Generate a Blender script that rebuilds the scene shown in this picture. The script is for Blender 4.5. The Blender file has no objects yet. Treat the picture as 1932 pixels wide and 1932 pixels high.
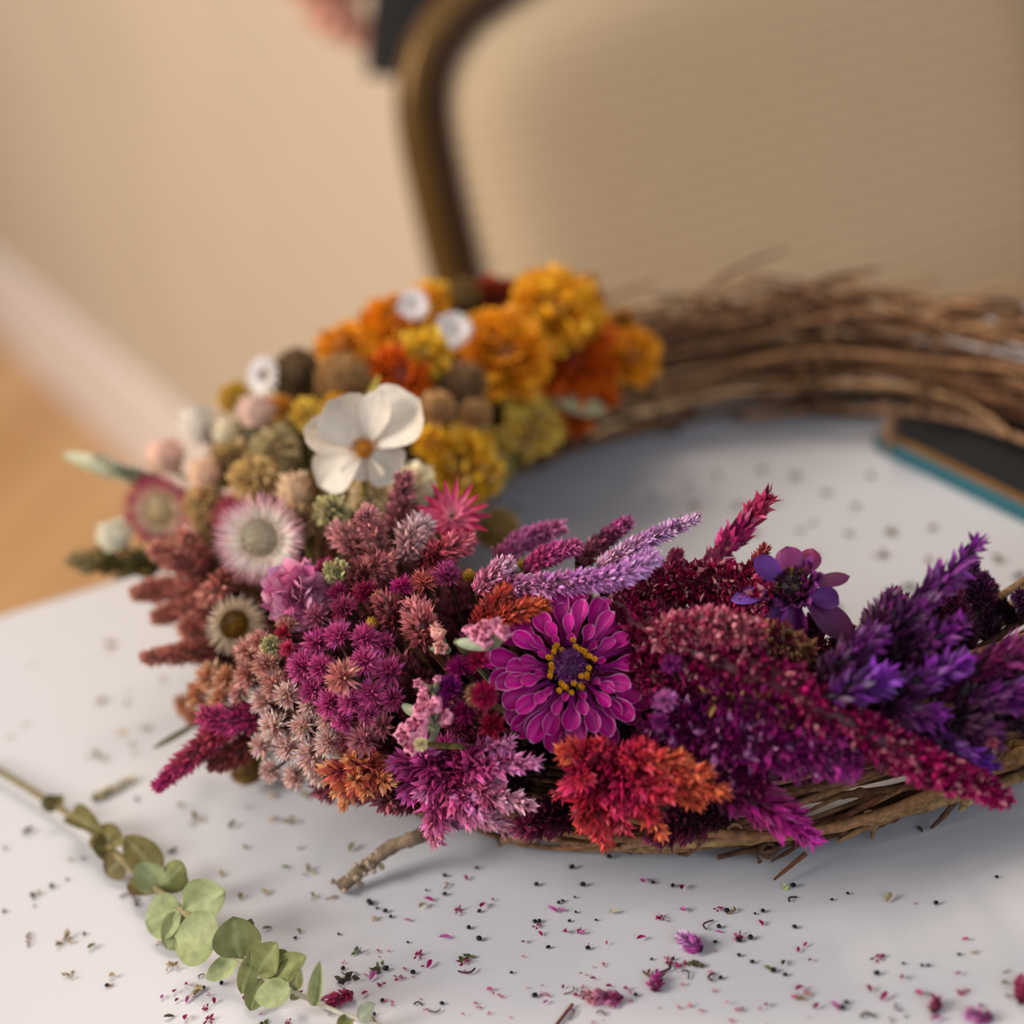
import bpy, math, random
import numpy as np
from mathutils import Vector, Matrix
rng = np.random.default_rng(7)
random.seed(7)
SC = bpy.context.scene
COL = SC.collection

# ------------------------------------------------------------------ camera
FPX = 4024.0
PITCH, ROLL, CAMH = math.radians(27), math.radians(11.3), 0.436
O = np.array([0, 0, CAMH])
FW = np.array([0, math.cos(PITCH), -math.sin(PITCH)])
_u = np.array([0, math.sin(PITCH), math.cos(PITCH)]); _r = np.array([1.0, 0, 0])
RT = _r*math.cos(ROLL) - _u*math.sin(ROLL)
UP = _u*math.cos(ROLL) + _r*math.sin(ROLL)
cam_d = bpy.data.cameras.new('camera'); cam = bpy.data.objects.new('camera', cam_d); COL.objects.link(cam)
cam_d.sensor_width = 24.0; cam_d.lens = FPX/1932*24.0
cam.matrix_world = Matrix(((RT[0], UP[0], -FW[0], 0), (RT[1], UP[1], -FW[1], 0), (RT[2], UP[2], -FW[2], CAMH), (0, 0, 0, 1)))
cam_d.dof.use_dof = True; cam_d.dof.focus_distance = 0.688; cam_d.dof.aperture_fstop = 2.7
cam_d.clip_start = 0.02
SC.camera = cam
# ------------------------------------------------------------------ light
w = bpy.data.worlds.new('room_light'); SC.world = w; w.use_nodes = True
w.node_tree.nodes['Background'].inputs[0].default_value = (0.96, 0.86, 0.78, 1)
w.node_tree.nodes['Background'].inputs[1].default_value = 0.34
def area(name, loc, target, size, sizey, power, color):
    l = bpy.data.lights.new(name, 'AREA'); l.shape = 'RECTANGLE'; l.size = size; l.size_y = sizey
    l.energy = power; l.color = color
    o = bpy.data.objects.new(name, l); COL.objects.link(o); o.location = loc
    o.rotation_euler = (Vector(target)-Vector(loc)).to_track_quat('-Z', 'Y').to_euler()
    return o
area('window_light_side', (-2.4, .3, 1.5), (-.1, .85, 0), 1.3, 1.4, 92, (1.0, .95, .89))
area('ceiling_light', (-.1, 1.85, 2.0), (0.05, .8, 0), 1.1, 1.0, 34, (1.0, .85, .70))
area('window_light_front', (.9, -1.9, 1.5), (0.1, .7, 0), 1.8, 1.5, 36, (.66, .81, 1.0))
SC.view_settings.view_transform = 'Standard'; SC.view_settings.look = 'None'
SC.view_settings.exposure = 0.0; SC.view_settings.gamma = 1.0; SC.view_settings.use_curve_mapping = False

# ------------------------------------------------------------------ maths helpers
def lin(c):
    c = np.asarray(c, float)/255.0
    return np.where(c <= .04045, c/12.92, ((c+.055)/1.055)**2.4)
def ray(px, py): return FW + (px-966)/FPX*RT - (py-966)/FPX*UP
def P(px, py, z=0.0):
    d = ray(px, py); return O + d*((z-CAMH)/d[2])
def PD(px, py, dep): return O + ray(px, py)*dep
def depth(p): return float((np.asarray(p)-O) @ FW)
RC, RR, RT0 = np.array([.085, .749, .0285]), .165, .0265      # wreath centre, ring radius, tube radius
def sdf(p):
    q = p-RC; a = math.hypot(q[0], q[1])-RR
    return math.hypot(a, q[2])-RT0
def Wp(px, py, off=.02):
    """a spot on the wreath: where the view meets the ring thickened by off"""
    d = ray(px, py); d = d/np.linalg.norm(d); t = .45; best = (9, t)
    for i in range(90):
        s = sdf(O+d*t)-off+.0025
        if s < best[0]: best = (s, t)
        if s < 2e-4: break
        t += max(s*.8, 2e-4)
        if t > 1.3: t = best[1]; break
    else: t = best[1]
    p = O+d*t
    if p[2] < .005:
        p = P(px, py, .005)
    return p
def Wpath(path):
    """spots along a stem that starts on the wreath; a tip with nothing under it stands free at its stem's distance"""
    out = []
    for q in path:
        p = Wp(*q)
        if out:
            dpt = depth(out[-1]); step = math.hypot(q[0]-last[0], q[1]-last[1])/FPX*dpt
            if np.linalg.norm(p-out[-1]) > 1.7*step+.003:
                p = O+ray(q[0], q[1])*(dpt-.25*step)
                if p[2] < .006: p = P(q[0], q[1], .006)
        out.append(p); last = q
    return out
def ring_out(p):
    """outward direction from the ring's core at p"""
    q = np.asarray(p)-RC; a = np.array([q[0], q[1], 0]); a = a/np.linalg.norm(a)*RR
    n = q-a; n = n+np.array([0, 0, .004]); return n/np.linalg.norm(n)
def unit(v):
    v = np.asarray(v, float); return v/(np.linalg.norm(v, axis=-1, keepdims=True)+1e-12)
def tocam(p): return unit(O-np.asarray(p))
def frames(d, roll=None):
    d = unit(d); n = len(d)
    ref = np.where(np.abs(d[:, 2:3]) < .9, np.array([[0, 0, 1.]]), np.array([[1., 0, 0]]))
    x = unit(np.cross(ref, d)); z = np.cross(x, d)
    if roll is not None:
        c, s = np.cos(roll)[:, None], np.sin(roll)[:, None]
        x, z = x*c+z*s, z*c-x*s
    return x, d, z

# ------------------------------------------------------------------ materials
def new_mat(name):
    m = bpy.data.materials.new(name); m.use_nodes = True
    return m, m.node_tree.nodes, m.node_tree.links, m.node_tree.nodes['Principled BSDF']
def plant_mat(name, rough=.62, noise=.35, scale=900, trans=.12, sheen=.0, bump=.0):
    m, N, L, b = new_mat(name)
    a = N.new('ShaderNodeVertexColor'); a.layer_name = 'Col'
    nz = N.new('ShaderNodeTexNoise'); nz.inputs['Scale'].default_value = scale; nz.inputs['Detail'].default_value = 3
    tc = N.new('ShaderNodeTexCoord'); L.new(tc.outputs['Object'], nz.inputs['Vector'])
    mr = N.new('ShaderNodeMapRange'); mr.inputs['From Min'].default_value = .3; mr.inputs['From Max'].default_value = .7
    mr.inputs['To Min'].default_value = 1-noise; mr.inputs['To Max'].default_value = 1+noise*.5
    L.new(nz.outputs['Fac'], mr.inputs['Value'])
    mx = N.new('ShaderNodeVectorMath'); mx.operation = 'MULTIPLY'
    L.new(a.outputs['Color'], mx.inputs[0]); L.new(mr.outputs['Result'], mx.inputs[1])
    L.new(mx.outputs[0], b.inputs['Base Color'])
    b.inputs['Roughness'].default_value = rough
    b.inputs['Specular IOR Level'].default_value = .32 if name == 'dried_bract' else .25
    b.inputs['Sheen Weight'].default_value = sheen
    if trans:
        t = N.new('ShaderNodeBsdfTranslucent'); L.new(mx.outputs[0], t.inputs['Color'])
        ms = N.new('ShaderNodeMixShader'); ms.inputs[0].default_value = trans
        L.new(b.outputs[0], ms.inputs[1]); L.new(t.outputs[0], ms.inputs[2])
        L.new(ms.outputs[0], N['Material Output'].inputs['Surface'])
    if bump:
        bp = N.new('ShaderNodeBump'); bp.inputs['Strength'].default_value = bump; bp.inputs['Distance'].default_value = .0006
        L.new(nz.outputs['Fac'], bp.inputs['Height']); L.new(bp.outputs[0], b.inputs['Normal'])
    return m
M_PETAL = plant_mat('dried_petal', .5, .12, 260, .15)
M_BRACT = plant_mat('dried_bract', .42, .3, 900, .18, 0)
M_LEAF = plant_mat('dried_leaf', .6, .28, 260, .15, 0, .3)
M_WOOD = plant_mat('vine_bark', .75, .55, 350, 0, 0, .8)
M_SEED = plant_mat('seed', .4, .2, 900, 0, 0)
def solid(name, rgb, rough=.5, metal=0, scale=60, noise=.1, bump=0, stretch=None, rgb2=None):
    m, N, L, b = new_mat(name)
    tc = N.new('ShaderNodeTexCoord'); mp = N.new('ShaderNodeMapping'); L.new(tc.outputs['Object'], mp.inputs[0])
    if stretch: mp.inputs['Scale'].default_value = stretch
    nz = N.new('ShaderNodeTexNoise'); nz.inputs['Scale'].default_value = scale; nz.inputs['Detail'].default_value = 4
    L.new(mp.outputs[0], nz.inputs['Vector'])
    cr = N.new('ShaderNodeValToRGB'); c = lin(rgb)
    c2 = lin(rgb2) if rgb2 is not None else c*(1+noise)
    cr.color_ramp.elements[0].position = .35; cr.color_ramp.elements[1].position = .65
    cr.color_ramp.elements[0].color = (*(c*(1-noise)), 1); cr.color_ramp.elements[1].color = (*np.clip(c2, 0, 1), 1)
    L.new(nz.outputs['Fac'], cr.inputs[0]); L.new(cr.outputs[0], b.inputs['Base Color'])
    b.inputs['Roughness'].default_value = rough; b.inputs['Metallic'].default_value = metal
    if bump:
        bp = N.new('ShaderNodeBump'); bp.inputs['Strength'].default_value = bump; bp.inputs['Distance'].default_value = .001
        L.new(nz.outputs['Fac'], bp.inputs['Height']); L.new(bp.outputs[0], b.inputs['Normal'])
    return m
M_TABLE = solid('white_table_plastic', (198, 196, 199), .30, 0, 1300, .015, .10)
M_WALL = solid('beige_paint', (200, 183, 161), .8, 0, 3, .04)
M_BASE = solid('white_gloss_paint', (240, 228, 222), .5, 0, 5, .02)
M_TABLE.node_tree.nodes['Principled BSDF'].inputs['Specular IOR Level'].default_value = .75
def floor_mat():
    m, N, L, b = new_mat('oak_planks')
    tc = N.new('ShaderNodeTexCoord'); mp = N.new('ShaderNodeMapping'); L.new(tc.outputs['Object'], mp.inputs[0])
    mp.inputs['Rotation'].default_value = (0, 0, math.radians(23+90))
    br = N.new('ShaderNodeTexBrick'); L.new(mp.outputs[0], br.inputs['Vector'])
    br.inputs['Scale'].default_value = 1; br.inputs['Brick Width'].default_value = 1.3; br.inputs['Row Height'].default_value = .12
    br.inputs['Mortar Size'].default_value = .002
    br.inputs['Color1'].default_value = (*lin((214, 172, 122)), 1); br.inputs['Color2'].default_value = (*lin((192, 146, 98)), 1)
    br.inputs['Mortar'].default_value = (*lin((110, 70, 40)), 1)
    L.new(br.outputs['Color'], b.inputs['Base Color']); b.inputs['Roughness'].default_value = .4
    return m
M_FLOOR = floor_mat()
M_GOLD = solid('brushed_bronze_metal', (104, 74, 30), .36, .55, 40, .1)
M_GOLDP = solid('bronze_groove_paint', (64, 38, 12), .45, .3, 40, .1)
def fabric():
    m, N, L, b = new_mat('ribbed_beige_upholstery')
    tc = N.new('ShaderNodeTexCoord'); wv = N.new('ShaderNodeTexWave'); wv.bands_direction = 'Z'
    wv.inputs['Scale'].default_value = 26; wv.inputs['Distortion'].default_value = .6; wv.inputs['Detail'].default_value = 2
    L.new(tc.outputs['Object'], wv.inputs['Vector'])
    nz = N.new('ShaderNodeTexNoise'); nz.inputs['Scale'].default_value = 240; L.new(tc.outputs['Object'], nz.inputs['Vector'])
    ad = N.new('ShaderNodeMath'); ad.operation = 'ADD'; L.new(wv.outputs['Fac'], ad.inputs[0]); L.new(nz.outputs['Fac'], ad.inputs[1])
    cr = N.new('ShaderNodeValToRGB'); cr.color_ramp.elements[0].position = .3; cr.color_ramp.elements[1].position = 1.5
    cr.color_ramp.elements[0].color = (*lin((170, 143, 110)), 1); cr.color_ramp.elements[1].color = (*lin((194, 168, 134)), 1)
    L.new(ad.outputs[0], cr.inputs[0]); L.new(cr.outputs[0], b.inputs['Base Color'])
    bp = N.new('ShaderNodeBump'); bp.inputs['Strength'].default_value = .25; bp.inputs['Distance'].default_value = .001
    L.new(ad.outputs[0], bp.inputs['Height']); L.new(bp.outputs[0], b.inputs['Normal'])
    b.inputs['Roughness'].default_value = .85; b.inputs['Sheen Weight'].default_value = .2
    return m
M_FAB = fabric()
M_TEAL = solid('teal_card', (22, 92, 104), .5, 0, 30, .06)
M_BLACK = solid('black_card', (8, 6, 5), .9, 0, 30, .1)
M_KRAFT = solid('brown_card', (120, 80, 30), .7, 0, 60, .1)
M_SKIN = solid('skin', (206, 142, 118), .5, 0, 30, .06); M_SKIN.node_tree.nodes['Principled BSDF'].inputs['Subsurface Weight'].default_value = .1
M_CLOTH = solid('black_knit', (9, 7, 7), .9, 0, 300, .2)
M_TROUSER = solid('dark_denim', (28, 30, 38), .9, 0, 300, .2)
M_HAIR = solid('brown_hair', (60, 38, 24), .5, 0, 200, .3, .3, (1, 1, .1))
M_EYE = solid('eye_white', (230, 226, 220), .2); M_SHOE = solid('black_leather', (18, 16, 15), .4)

# ------------------------------------------------------------------ mesh batcher
def tag(o, label=None, cat=None, group=None, kind=None):
    if label: o['label'] = label
    if cat: o['category'] = cat
    if group: o['group'] = group
    if kind: o['kind'] = kind
    return o
def empty(name, loc, label, cat, group=None):
    o = bpy.data.objects.new(name, None); COL.objects.link(o); o.location = loc; o.empty_display_size = .01
    return tag(o, label, cat, group)
class MB:
    def __init__(s): s.v = []; s.f = []; s.c = []; s.n = 0
    def raw(s, V, F, C):
        V = np.asarray(V, float).reshape(-1, 3); C = np.asarray(C, float)
        if C.ndim == 1: C = np.tile(C, (len(V), 1))
        s.v.append(V); s.c.append(C); s.f += [tuple(int(i)+s.n for i in f) for f in F] if not isinstance(F, np.ndarray) else [(F+s.n)]
        s.n += len(V)
        return s
    def inst(s, T, F, pos, X, Y, Z, sc, cb, ct, tw):
        """T (k,3) template, F (m,q) array, n copies in frames X,Y,Z, sc (n,3), colours cb->ct by template weight tw (k,)"""
        n, k = len(pos), len(T)
        sc = np.asarray(sc, float)
        if sc.ndim == 1: sc = np.tile(sc[:, None], (1, 3))
        A = T[None]*sc[:, None, :]
        V = pos[:, None]+A[..., 0:1]*X[:, None]+A[..., 1:2]*Y[:, None]+A[..., 2:3]*Z[:, None]
        cb = np.broadcast_to(cb, (n, 3)); ct = np.broadcast_to(ct, (n, 3))
        C = cb[:, None]*(1-tw)[None, :, None]+ct[:, None]*tw[None, :, None]
        FF = (F[None]+(np.arange(n)*k)[:, None, None]).reshape(-1, F.shape[1])
        s.v.append(V.reshape(-1, 3)); s.c.append(C.reshape(-1, 3)); s.f.append(FF+s.n); s.n += n*k
        return s
    def build(s, name, mat, parent=None, smooth=True, origin=None, world=True):
        V = np.concatenate(s.v); C = np.concatenate(s.c)
        if origin is None: origin = np.zeros(3) if parent is None else np.array(parent.location)
        origin = np.asarray(origin, float)
        V = V-origin
        faces = []; 
        idx = []; tot = []
        for f in s.f:
            if isinstance(f, np.ndarray): idx.append(f.reshape(-1)); tot.append(np.full(len(f), f.shape[1]))
            else: idx.append(np.array(f)); tot.append(np.array([len(f)]))
        idx = np.concatenate(idx).astype(np.int32); tot = np.concatenate(tot).astype(np.int32)
        me = bpy.data.meshes.new(name)
        me.vertices.add(len(V)); me.vertices.foreach_set('co', V.reshape(-1).astype(np.float32))
        me.loops.add(len(idx)); me.loops.foreach_set('vertex_index', idx)
        me.polygons.add(len(tot)); st = np.concatenate([[0], np.cumsum(tot)[:-1]]).astype(np.int32)
        me.polygons.foreach_set('loop_start', st); me.polygons.foreach_set('loop_total', tot)
        me.polygons.foreach_set('use_smooth', np.full(len(tot), smooth))
        me.update(calc_edges=True)
        a = me.color_attributes.new('Col', 'FLOAT_COLOR', 'POINT')
        a.data.foreach_set('color', np.concatenate([np.clip(C, 0, 1), np.ones((len(C), 1))], 1).reshape(-1).astype(np.float32))
        me.materials.append(mat)
        o = bpy.data.objects.new(name, me); COL.objects.link(o)
        if parent is not None: o.parent = parent
        else: o.location = origin
        return o
def grid_faces(nu, nv, wrap=False):
    F = []
    for j in range(nv-1):
        for i in range(nu-(0 if wrap else 1)):
            a = j*nu+i; b = j*nu+(i+1) % nu
            F.append((a, b, b+nu, a+nu))
    return np.array(F)
def catmull(pts, n):
    p = np.asarray(pts, float)
    if len(p) == 2: t = np.linspace(0, 1, n)[:, None]; return p[0]*(1-t)+p[1]*t
    q = np.vstack([2*p[0]-p[1], p, 2*p[-1]-p[-2]]); m = len(p)-1
    out = []
    for u in np.linspace(0, m-1e-6, n):
        i = int(u); t = u-i; a, b, c, d = q[i:i+4]
        out.append(.5*((2*b)+(-a+c)*t+(2*a-5*b+4*c-d)*t*t+(-a+3*b-3*c+d)*t**3))
    return np.array(out)
def tube(mb, pts, r, col, sides=6, n=None, cap=True, jitter=0):
    if n: pts = catmull(pts, n)
    pts = np.asarray(pts, float); m = len(pts)
    r = np.interp(np.linspace(0, 1, m), np.linspace(0, 1, len(r)), r) if np.ndim(r) else np.full(m, r)
    if jitter: r = r*(1+rng.normal(0, jitter, m))
    T = unit(np.gradient(pts, axis=0)); X, _, Z = frames(T)
    for i in range(1, m):                                   # carry the frame along
        x = X[i-1]-T[i]*(X[i-1]@T[i]); X[i] = x/(np.linalg.norm(x)+1e-9); Z[i] = np.cross(X[i], T[i])
    a = np.arange(sides)/sides*2*np.pi
    V = pts[:, None]+r[:, None, None]*(np.cos(a)[None, :, None]*X[:, None]+np.sin(a)[None, :, None]*Z[:, None])
    V = V.reshape(-1, 3)
    col = np.asarray(col, float)
    if col.ndim == 2: C = np.repeat(np.stack([np.interp(np.linspace(0, 1, m), np.linspace(0, 1, len(col)), col[:, k]) for k in range(3)], 1), sides, 0)
    else: C = np.tile(col, (len(V), 1))
    n0 = mb.n; mb.raw(V, grid_faces(sides, m, True), C)
    if cap:
        mb.f.append(np.array([[n0+i for i in range(sides)]])); mb.f.append(np.array([[n0+(m-1)*sides+i for i in range(sides)][::-1]]))
    return pts
# templates
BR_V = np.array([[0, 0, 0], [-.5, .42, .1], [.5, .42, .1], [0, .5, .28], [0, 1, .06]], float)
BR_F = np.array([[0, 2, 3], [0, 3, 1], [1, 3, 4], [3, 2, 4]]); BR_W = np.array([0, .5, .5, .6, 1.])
def petal_template(nu=5, nv=5, base=.3, wide=.7, cup=.2, curl=.25, point=False):
    V = []; W = []
    for j in range(nv):
        t = j/(nv-1)
        if point: wd = (base*(1-t)+math.sin(math.pi*min(1, t*.9+.1))*.5)*(1 if t < 1 else .05)
        else: wd = base*(1-t)+wide*math.sin(min(t/.75, 1)*math.pi/2)*1.0 if t < .75 else wide*math.sqrt(max(0.03, 1-((t-.75)/.25)**2))+base*(1-t)
        for i in range(nu):
            u = i/(nu-1)*2-1
            V.append((u*wd*.5, t, cup*(u*u)*wd*.5+curl*t*t)); W.append(t)
    return np.array(V), grid_faces(nu, nv), np.array(W)
def mixcol(c, n, var=.12):
    c = np.asarray(c, float); k = 1+rng.normal(0, var, (n, 1)); h = 1+rng.normal(0, var*.35, (n, 3))
    return np.clip(c*k*h, 0, 1)
def lerpcols(stops, t):
    s = np.asarray(stops, float); x = np.linspace(0, 1, len(s))
    return np.stack([np.interp(t, x, s[:, k]) for k in range(3)], 1)

# ------------------------------------------------------------------ plant generators
def spike_mesh(mb, pts, r, cols, dens=1.0, bl=None, ang=.75, fuzz=.25, core=None, bw=.3):
    """one feathery celosia spike: a thin core with pointed bracts; cols are linear stops base->tip"""
    path = catmull(pts, 40); L = np.linalg.norm(np.diff(path, axis=0), axis=1).sum()
    rr = np.atleast_1d(r)
    prof = lambda t: np.interp(t, np.linspace(0, 1, len(rr)), rr) if len(rr) > 1 else rr[0]*np.clip(np.minimum(1, (t+.12)*3)*(1-t)**.8, .10, 1)
    rm = float(np.max(rr)); bl = (bl or max(.0024, rm*.66))*1.18
    n = int(dens*L*rm*2*math.pi/(bl*bl*.075)); n = max(50, min(n, 1900))
    t = rng.random(n)**.9
    i = np.clip(t*39, 0, 38.999); i0 = i.astype(int); f = (i-i0)[:, None]
    p = path[i0]*(1-f)+path[i0+1]*f; T = unit(path[i0+1]-path[i0])
    X, Y, Z = frames(T); a = rng.random(n)*2*math.pi
    R = X*np.cos(a)[:, None]+Z*np.sin(a)[:, None]
    rad = prof(t); lay = rng.uniform(.25, .75, n)
    g = ang+rng.normal(0, fuzz, n)
    D = unit(T*np.cos(g)[:, None]+R*np.sin(g)[:, None])
    pos = p+R*(rad*lay*.75)[:, None]
    bx, by, bz = frames(D, rng.random(n)*2*math.pi)
    ln = bl*rng.uniform(.65, 1.25, n)*(.55+.45*np.clip(rad/rm*1.5, 0, 1))
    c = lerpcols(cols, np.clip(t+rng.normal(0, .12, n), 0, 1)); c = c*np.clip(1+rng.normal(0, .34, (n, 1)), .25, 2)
    mb.inst(BR_V, BR_F, pos, bx, by, bz, np.stack([ln*bw*1.3, ln, ln*.5], 1), np.clip(c*.55, 0, 1), np.clip(c*1.45+.025, 0, 1), BR_W)  # dark bases and bright tips put gap shade and highlights into the colour
    cc = core if core is not None else np.asarray(cols[0])*.3  # core colour darkened to stand for shade between the bracts
    tube(mb, path, [max(.0006, prof(x)*.5) for x in np.linspace(0, 1, 8)], cc, 6)
def px2m(v, p): return v/FPX*depth(p)
def base_stem(root, mat, p0, toward, col, r=.0011, L=.02):
    mb = MB(); tube(mb, [p0, p0+(toward-p0)*.5+np.array([0, 0, .002]), p0+unit(toward-p0)*min(L, np.linalg.norm(toward-p0))], r, col, 6, 6)
    return mb.build('stem', mat, root)
def core_pt(p):
    q = np.asarray(p)-RC; a = np.array([q[0], q[1], 0]); return RC+a/np.linalg.norm(a)*RR
def spike(path, rpx, cols, label, group=None, name='celosia_spike', cat='dried flower', dens=1, bl=None, ang=.75, fuzz=.25, bw=.3):
    pts = Wpath(path); p0 = pts[0]
    root = empty(name, p0, label, cat, group)
    r = [px2m(x, p0) for x in np.atleast_1d(rpx)]
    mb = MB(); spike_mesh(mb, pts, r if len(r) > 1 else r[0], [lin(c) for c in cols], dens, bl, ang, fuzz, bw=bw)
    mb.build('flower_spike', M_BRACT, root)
    base_stem(root, M_WOOD, p0, core_pt(p0), lin((120, 80, 50)))
    return root
def head(base, tips, rpx, cols, label, name='celosia_bloom', cat='dried flower', group=None, dens=1, bl=None, ang=.7, fuzz=.3, bw=.3):
    """a branched head: several spikes from one base, each a part. tips = (px,py,off[,cols])"""
    b = Wp(*base); root = empty(name, b, label, cat, group)
    for k, t in enumerate(tips):
        e = Wpath([base[:3], t[:3]])[1]; cs = t[3] if len(t) > 3 else cols
        mid = (b+e)/2+ring_out((b+e)/2)*rng.uniform(.002, .006)+rng.normal(0, .0012, 3)
        s = b+(e-b)*.12
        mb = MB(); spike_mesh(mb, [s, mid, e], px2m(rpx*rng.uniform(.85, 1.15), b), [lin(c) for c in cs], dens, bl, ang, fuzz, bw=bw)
        mb.build('flower_spike', M_BRACT, root)
    base_stem(root, M_WOOD, b, core_pt(b), lin((120, 80, 50)))
    return root
def tuft_mesh(mb, c, r, cols, n=150, out=None, bw=.2, inner=.15, flat=0):
    d = unit(rng.normal(size=(n, 3)))
    if out is not None:
        k = d@out; d = np.where((k < -.25)[:, None], d-2*k[:, None]*out, d)
    X, Y, Z = frames(d, rng.random(n)*6.28)
    ln = r*rng.uniform(.65, 1.1, n)*(1-inner)
    cb, ct = mixcol(cols[0], n, .25), mixcol(cols[1], n, .30)
    mb.inst(BR_V, BR_F, c+d*r*inner, X, Y, Z, np.stack([ln*bw*1.3, ln, ln*.35], 1), cb, ct, BR_W)
def tufts(items, cols, label, name='gomphrena_cluster', cat='dried flower', group=None, n=150, bw=.2):
    """a bunch of round star-like tufts, each a part. items = (px,py,off,rpx[,cols])"""
    ps = [Wp(*t[:3]) for t in items]; b = np.mean(ps, 0); b = b-ring_out(b)*.008
    root = empty(name, b, label, cat, group)
    for t, p in zip(items, ps):
        cs = t[4] if len(t) > 4 else cols
        mb = MB(); tuft_mesh(mb, p, px2m(t[3], p)*1.22, [lin(cs[0]), lin(cs[1])], n, ring_out(p), bw)
        mb.build('floret_tuft', M_BRACT, root)
    if len(items) > 1:
        mb = MB()
        for p in ps: tube(mb, [b, (b+p)/2+rng.normal(0, .001, 3), p], .0006, lin((66, 40, 30)), 5, 6)
        mb.build('stem', M_WOOD, root)
    else: base_stem(root, M_WOOD, ps[0], core_pt(ps[0]), lin((66, 40, 30)), .0008)
    return root
def amaranth(path, rpx, cols, label, n=2600, size=.0016, speck=.1, spiky=.5, name='amaranth_rope', lump=.42, specol=(236, 150, 160)):
    pts = Wpath(path); root = empty(name, pts[0], label, 'dried flower', 'amaranth ropes on the front of the wreath')
    pa = catmull(pts, 60); r = np.array([px2m(x, pts[0]) for x in rpx])
    n = int(n*.72); t = rng.random(n); i = np.clip(t*59, 0, 58.999); i0 = i.astype(int); f = (i-i0)[:, None]
    p = pa[i0]*(1-f)+pa[i0+1]*f; T = unit(pa[i0+1]-pa[i0]); X, Y, Z = frames(T); a = rng.random(n)*6.283
    L = np.linalg.norm(np.diff(pa, axis=0), axis=1).sum()
    ph = rng.random(4)*6.28; q = t*L/.006
    bumps = 1-lump*.5+lump*.5*(np.sin(q*1.7+2*np.sin(a+ph[0])+ph[1])*np.cos(a*2+q*.8+ph[2]))
    rad = np.interp(t, np.linspace(0, 1, len(r)), r)*bumps
    R = X*np.cos(a)[:, None]+Z*np.sin(a)[:, None]
    D = unit(R+T*rng.normal(.3, .35, (n, 1))+rng.normal(0, .35, (n, 3)))
    bx, by, bz = frames(D, rng.random(n)*6.28)
    pos = p+R*(rad*rng.uniform(.72, .95, n))[:, None]
    c = lerpcols([lin(x) for x in cols], np.clip(t+rng.normal(0, .1, n), 0, 1))*np.clip(1+rng.normal(0, .45, (n, 1)), .15, 2.4)
    sp = rng.random(n) < speck; c[sp] = lin(specol)*rng.uniform(.6, 1.1, (sp.sum(), 1))
    n_ = n; s = size*1.3*rng.uniform(.6, 1.5, n)
    mb = MB()
    mb.inst(BR_V, BR_F, pos, bx, by, bz, np.stack([s*.75, s*(1+spiky*rng.random(n)), s*.8], 1), np.clip(c*.7, 0, 1), np.clip(c*1.15, 0, 1), BR_W)
    X2, _, Z2 = frames(D, rng.random(n)*6.28)
    mb.inst(BR_V, BR_F, pos, Z2, unit(D+rng.normal(0, .5, (n, 3))), X2, np.stack([s*.6, s*.9, s*.7], 1), np.clip(c*.55, 0, 1), np.clip(c*.95, 0, 1), BR_W)
    tube(mb, pa, r*.72, lin(cols[0])*.35, 8)  # core tube coloured darker, standing in for shade in the floret gaps
    mb.build('flower_rope', M_BRACT, root); base_stem(root, M_WOOD, pts[0], core_pt(pts[0]), lin((120, 60, 50)), .0014)
    return root
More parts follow.
